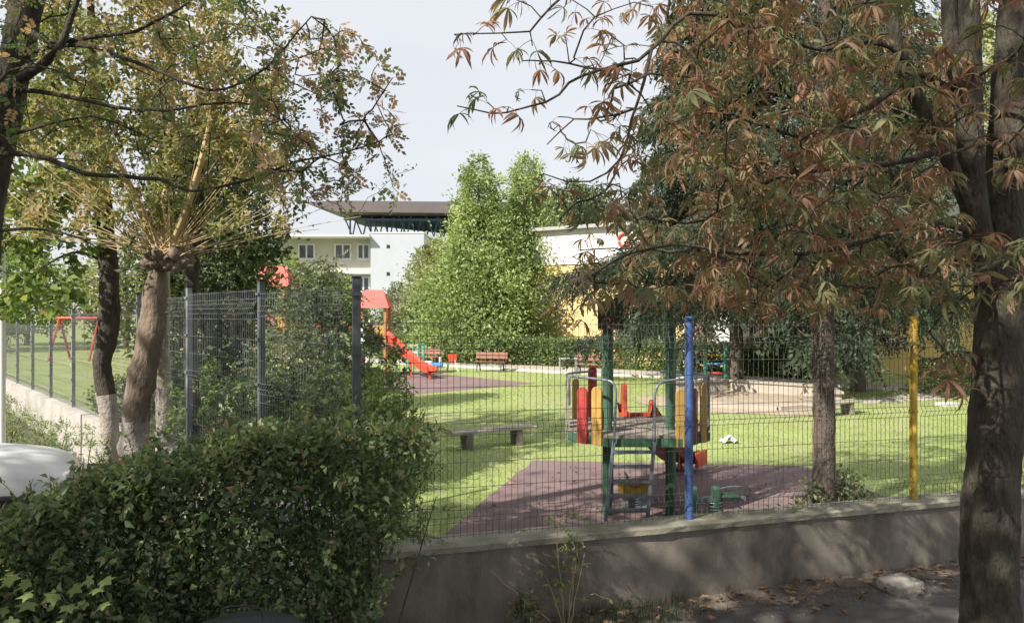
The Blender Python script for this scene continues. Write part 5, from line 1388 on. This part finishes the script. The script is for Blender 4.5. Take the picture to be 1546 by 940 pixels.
# --- shrubs
def shrub(name, c, rad, n, lsize, mtl, label, stems=10, tmpl=None, group=None, upw=0.4, drop=0.2, cat='shrub', twigs=70, per=14, seed=1, zb=None, stem_m='twig'):
    r = np.random.default_rng(seed); zb = LZ if zb is None else zb
    t = root(name, (c[0], c[1], zb), label, cat, group)
    sk = Skeleton(); b = np.array([c[0], c[1], zb])
    for i in range(stems):
        d = rand_dirs(1, r)[0] * np.array(rad) * 0.7; sk.limb([b + np.array([d[0] * .15, d[1] * .15, -0.02]), b * .5 + np.array(c) * .5 + d * np.array((.4, .4, .2)), np.array(c) + d], 0.012, 0.004, 0.15)
    tg, _ = blob_points(twigs, c, rad, 0.5, r); tg = tg[tg[:, 2] > zb + 0.03]
    sk.grow(tg, tip=0.002, step=0.12, sag=0.05, power=0.35, rmax=0.012)
    qb = QB(); sk.tubes(qb, 5, 3); props(qb.build('stems', stem_m, t), kind='stuff')
    pos, dr = sk.ends(per=per, frac=0.9); pos = pos + r.normal(0, lsize * 0.5, pos.shape); pos = pos[pos[:, 2] > zb + 0.02]
    ql = QB(); leafset(ql, tmpl or LEAF, pos, lsize, None, 0.5, upw, drop); props(ql.build('foliage', mtl, t), kind='stuff')
    return t
shrub('corner_bush', (-1.12, 6.45, 1.2), (0.42, 0.4, 0.88), 0, 0.075, 'l_bush', 'bright leafy bush filling the fence corner above the dark hedge', 16, NARROW, twigs=260, per=16, seed=2)
shrub('corner_bush', (-1.75, 7.0, 1.15), (0.55, 0.5, 0.85), 0, 0.07, 'l_bush', 'leafy bush below the young grey green spruce', 12, NARROW, twigs=200, per=15, seed=3)
xs_, ys_ = G(1222, 762, LZ)[:2]
shrub('small_bush', (3.12, 7.62, 0.50), (0.20, 0.2, 0.20), 0, 0.06, 'l_hedge', 'small sprig bush on the dark side of the slender spruce trunk', 5, twigs=40, per=6, seed=4)
shrub('small_bush', (3.62, 7.9, 0.56), (0.24, 0.22, 0.26), 0, 0.065, 'l_hedge', 'small round bush growing against the slender spruce trunk', 7, twigs=70, per=9, seed=5)
GF = 'shrubs growing along the galvanised fence'
for i, (t_, bk, rad, mm, lb) in enumerate(((3.6, 0.9, (0.8, 0.7, 0.9), 'l_dark', 'dark shrub behind the fence panel next to the young spruce'), (5.6, 1.0, (0.8, 0.7, 0.8), 'l_bush', 'leafy shrub behind the fence beside the pale straight trunk'), (7.8, 0.9, (0.8, 0.7, 0.75), 'l_dark', 'dark shrub behind the fence beyond the pollarded trunk'),
                                       (10.4, 1.0, (0.7, 0.6, 0.55), 'l_maple', 'green shrub behind the fence beyond the thin crooked trunk'), (3.4, 1.9, (0.7, 0.6, 0.8), 'l_bush', 'leafy shrub deep behind the young grey green spruce'), (4.6, 2.6, (0.9, 0.8, 1.1), 'l_dark', 'dark shrub under the conical evergreen'))):
    q = S(t_, bk, 0); shrub('fence_shrub', (q[0], q[1], LZ + rad[2] * 0.95), rad, 0, 0.085, mm, lb, 10, group=GF, twigs=170, per=13, seed=20 + i)
GW = 'sunlit weeds along the alley wall'
for i in range(7):
    q = S(10.2 + i * 1.15 + rng.uniform(-.2, .2), -0.5 - 0.25 * (i % 2), 0); hh = rng.uniform(0.28, 0.42)
    shrub('weed_clump', (q[0], q[1], hh * 0.95), (0.45, 0.35, hh), 0, 0.07, 'l_bush', 'bright weed clump at the foot of the pale alley wall', 8, NARROW, GW, twigs=70, per=9, seed=40 + i, zb=0.01, upw=0.1, drop=-0.6, cat='weeds')
for i, (t_, bk) in enumerate(((6.3, -0.55), (7.9, -0.6))):
    q = S(t_, bk, 0); shrub('weed_clump', (q[0], q[1], 0.5), (0.4, 0.3, 0.5), 0, 0.07, 'l_bush', 'tall weed clump between the trunks and the alley wall', 8, NARROW, 'tall weeds near the trunks', twigs=60, per=9, seed=60 + i, zb=0.01, upw=0.1, drop=-0.6, cat='weeds')

# --- weeds at the foot of the low wall
q = W(1.62, -0.16, 0)
sp_ = root('wall_sapling', (q[0], q[1], 0.01), 'spindly sapling with few leaves growing against the low wall', 'weed')
sk = Skeleton(); b = np.array([q[0], q[1], 0.0])
for dx, dy, h_ in ((-0.10, 0.0, 0.92), (0.10, 0.02, 0.70), (0.05, -0.05, 0.48), (-0.16, -0.08, 0.40), (-0.62, -0.05, 0.46), (0.14, -.04, .58)):
    sk.limb([b + (dx * .15, 0, -0.01), b + (dx * .6, dy * .4, h_ * .5), b + (dx, dy, h_)], 0.006, 0.002, 0.08, wob=.006)
sk.grow([b + (rng.normal(-0.02, 0.10), rng.normal(-0.04, 0.05), rng.uniform(.2, .92)) for _ in range(46)], tip=0.0015, step=0.07)
qb = QB(); sk.tubes(qb, 5, 3); qb.build('stems', 'shoot', sp_)
pos, dr = sk.ends(per=4, frac=0.8); ql = QB(); leafset(ql, t_leaf(.6), pos, 0.038, dr, .4, .4, .3); props(ql.build('foliage', 'l_bush', sp_), kind='stuff')
q = W(1.25, -0.24, 0); shrub('wall_weed', (q[0], q[1], 0.17), (0.15, 0.12, 0.17), 0, 0.05, 'l_hedge', 'low leafy weed at the foot of the wall beside the spindly sapling', 6, NARROW, twigs=60, per=8, seed=70, zb=0.012, cat='weed')
q = W(0.35, -0.35, 0); shrub('wall_weed', (q[0], q[1], 0.13), (0.22, 0.12, 0.13), 0, 0.045, 'l_hedge', 'dark low weed between the hedge end and the wall', 6, twigs=50, per=7, seed=71, zb=0.012, cat='weed')
# big lobed maple seedling leaves at the hedge foot
mk = root('maple_seedling', (-2.35, 3.92, 0.0), 'maple seedling with large bright lobed leaves in front of the dark hedge', 'seedling')
def t_maple():
    out = []
    for a_, r_ in ((-2.5, .35), (-1.9, .6), (-1.55, .42), (-1.0, .85), (-.55, .5), (0, 1.0), (.55, .5), (1.0, .85), (1.55, .42), (1.9, .6), (2.5, .35)): out.append((math.sin(a_) * r_ * .8, .35 + math.cos(a_) * r_ * .65, -0.12 * abs(math.sin(a_)) * r_))
    V = [(0, .3, .05)] + out; F = [(0, i, i + 1, i + 2) for i in range(1, 10, 2)]
    return np.array(V, float), np.array(F)
TM = t_maple()
sk = Skeleton(); b = np.array([-2.35, 3.92, 0.0])
sk.limb([b, b + (0.03, 0, .4), b + (-.02, -.05, .8)], .009, .004, .1); sk.limb([b + (0.02, 0, .3), b + (.12, -.06, .55), b + (.2, -.1, .72)], .006, .003, .1); sk.limb([b + (0, 0, .35), b + (-.14, -.05, .55), b + (-.26, -.08, .75)], .006, .003, .1)
sk.grow([b + (rng.uniform(-.38, .34), rng.uniform(-.16, .04), rng.uniform(.62, 1.12)) for _ in range(26)], tip=.0018, step=.08)
qb = QB(); sk.tubes(qb, 5, 3); qb.build('stems', 'twig', mk)
q2 = QB(); q2.add(TM[0], TM[1], np.full(len(TM[0]), 0.75)); so_ = q2.build('leaf_source', 'l_bush'); lm_ = so_.data; bpy.data.objects.remove(so_)
pos, dr = sk.ends(per=1, frac=.1)
for p_ in pos:
    o = bpy.data.objects.new('leaf', lm_); COL.objects.link(o); o.parent = mk
    rm = frames(np.array([[rng.normal(0, .6), -0.5 + rng.normal(0, .3), -0.35]]), np.array([[rng.normal(0, .3), -.5, 1.0]]))[0]
    o.matrix_basis = Matrix.Translation(Vector(p_) - OFF[mk.name]) @ Matrix(rm.tolist()).to_4x4() @ Matrix.Scale(rng.uniform(.07, .12), 4)

# --- grass, ground litter
n = 125000
d_ = 5.7 * (27 / 5.7) ** rng.random(n); x_ = d_ * rng.uniform(-0.45, 0.80, n)
pts = np.stack([x_, d_], -1)
ok = (pts - C0) @ NV > 0.35
ok &= ~((((pts - C0) @ MV) < 0.35) & (pts[:, 0] < 2))
RUB1 = [(-1.02, 5.85), (0.30, 10.75), (4.15, 10.4), (4.5, 8.3), W(4.6, 0.2, 0)[:2], W(0.2, 0.2, 0)[:2]]
for poly in (RUB1, [(-3.6, 26.6), (0.75, 22.3), (-2.6, 19.3), (-8.5, 22.5)], [p_[:2] for p_ in [(5.5 + 2.25 * math.cos(a), 17.5 + 1.9 * math.sin(a)) for a in np.linspace(0, 6.28, 30)]], PATH_F + [(10.6, 19.3), (8.8, 18.2), (8.3, 17.3), (10.2, 18.0), (12.8, 19.3)] + PATH_B):
    ok &= ~inside(poly, pts)
fld = np.sin(pts[:, 0] * 1.7 + 1) * np.sin(pts[:, 1] * 1.3) + 0.6 * np.sin(pts[:, 0] * 4.1 + pts[:, 1] * 3.2)
ok &= rng.random(n) < 0.72 + 0.28 * fld
pts = pts[ok]; fld = fld[ok]; d_ = d_[ok]; n = len(pts)
ql = QB(); f = rand_dirs(n) * np.array([1, 1, 0.1])
sc = np.stack([0.015 * d_ / 9, 0.05 * rng.uniform(0.5, 1.2, n), 0.028 * rng.uniform(0.5, 1.3, n)], -1)
Rm = frames(f, np.tile(np.array([0, 0, 1.0]), (n, 1))) * sc[:, None, :]
ql.inst(BLADE[0], BLADE[1], np.column_stack([pts, np.full(n, LZ - 0.004)]), Rm, np.ones(n), np.clip(rng.beta(2, 2, n) + 0.16 * fld, 0, 1))
props(ql.build('grass', 'l_grass'), 'short green lawn grass of the playground', 'grass', kind='stuff')
def litter(n, fn, name, label, size, mtl, z):
    p_ = np.array([fn() for _ in range(n)]); ql = QB()
    f = rand_dirs(n) * np.array([1, 1, 0.12]); up = np.tile(np.array([0, 0, 1.0]), (n, 1)) + rng.normal(0, 0.35, (n, 3))
    ql.inst(t_leaf(.5, .22, -.15)[0], LEAF[1], np.column_stack([p_, z + rng.random(n) * 0.012]), frames(f, up), size * rng.uniform(.5, 1.3, n), rng.random(n))
    props(ql.build(name, mtl), label, 'leaves', kind='stuff')
def f1():
    s = rng.uniform(0, 12); return W(s, -abs(rng.normal(0, 0.33)) - 0.03, 0)[:2]
litter(420, f1, 'fallen_leaves', 'brown fallen leaves scattered along the foot of the low wall', 0.085, 'l_litter', 0.018)
def f2():
    s = rng.uniform(-2.2, 1.0) ; q = W(s, -rng.uniform(0.1, 1.4), 0); return q[:2]
litter(700, f2, 'fallen_leaves', 'dry fallen leaves gathered under the end of the privet hedge', 0.07, 'l_litter', 0.018)
def f3():
    while True:
        q = np.array((rng.uniform(-0.3, 4.0), rng.uniform(6.0, 10.3)))
        if (q - C0) @ NV > 0.4: return tuple(q)
litter(160, f3, 'fallen_leaves', 'few dry leaves lying on the purple rubber paving', 0.06, 'l_litter', LZ + 0.012)
def f4():
    s = rng.uniform(0.5, 12); return W(s, -rng.uniform(0.15, 0.62) ** 1.0, 0)[:2]
p_ = np.array([f4() for _ in range(1500)]); st_v = np.array([(-.5, -.4, 0), (.5, -.5, 0), (.6, .4, 0), (-.4, .5, 0), (-.3, -.2, .5), (.3, -.3, .45), (.3, .25, .5), (-.25, .3, .4)], float)
ql = QB(); ql.inst(st_v, np.array([(0, 1, 5, 4), (1, 2, 6, 5), (2, 3, 7, 6), (3, 0, 4, 7), (4, 5, 6, 7)]), np.column_stack([p_, np.full(len(p_), .002)]), frames(rand_dirs(len(p_)) * (1, 1, 0), np.tile(np.array([0, 0, 1.0]), (len(p_), 1))), rng.uniform(.006, .022, len(p_)) , rng.random(len(p_)))
props(ql.build('gravel', 'earth'), 'loose grit strewn along the edge of the asphalt pavement', 'gravel', kind='stuff')
# tuft of grass at the verge
n = 700; s = rng.normal(2.2, 0.35, n); bk = -rng.uniform(0.03, 0.42, n)
p_ = np.array([W(a_, b_, 0) for a_, b_ in zip(s, bk)]); f = rand_dirs(n) * np.array([1, 1, .1])
Rm = frames(f, np.tile(np.array([0, 0, 1.0]), (n, 1))) * np.stack([np.full(n, .006), rng.uniform(.1, .22, n), rng.uniform(.05, .16, n)], -1)[:, None, :]
ql = QB(); ql.inst(BLADE[0], BLADE[1], p_ + (0, 0, .002), Rm, np.ones(n), rng.random(n) * .3)
props(ql.build('verge_grass', 'l_dark'), 'tuft of dark grass at the foot of the low wall', 'grass', kind='stuff')
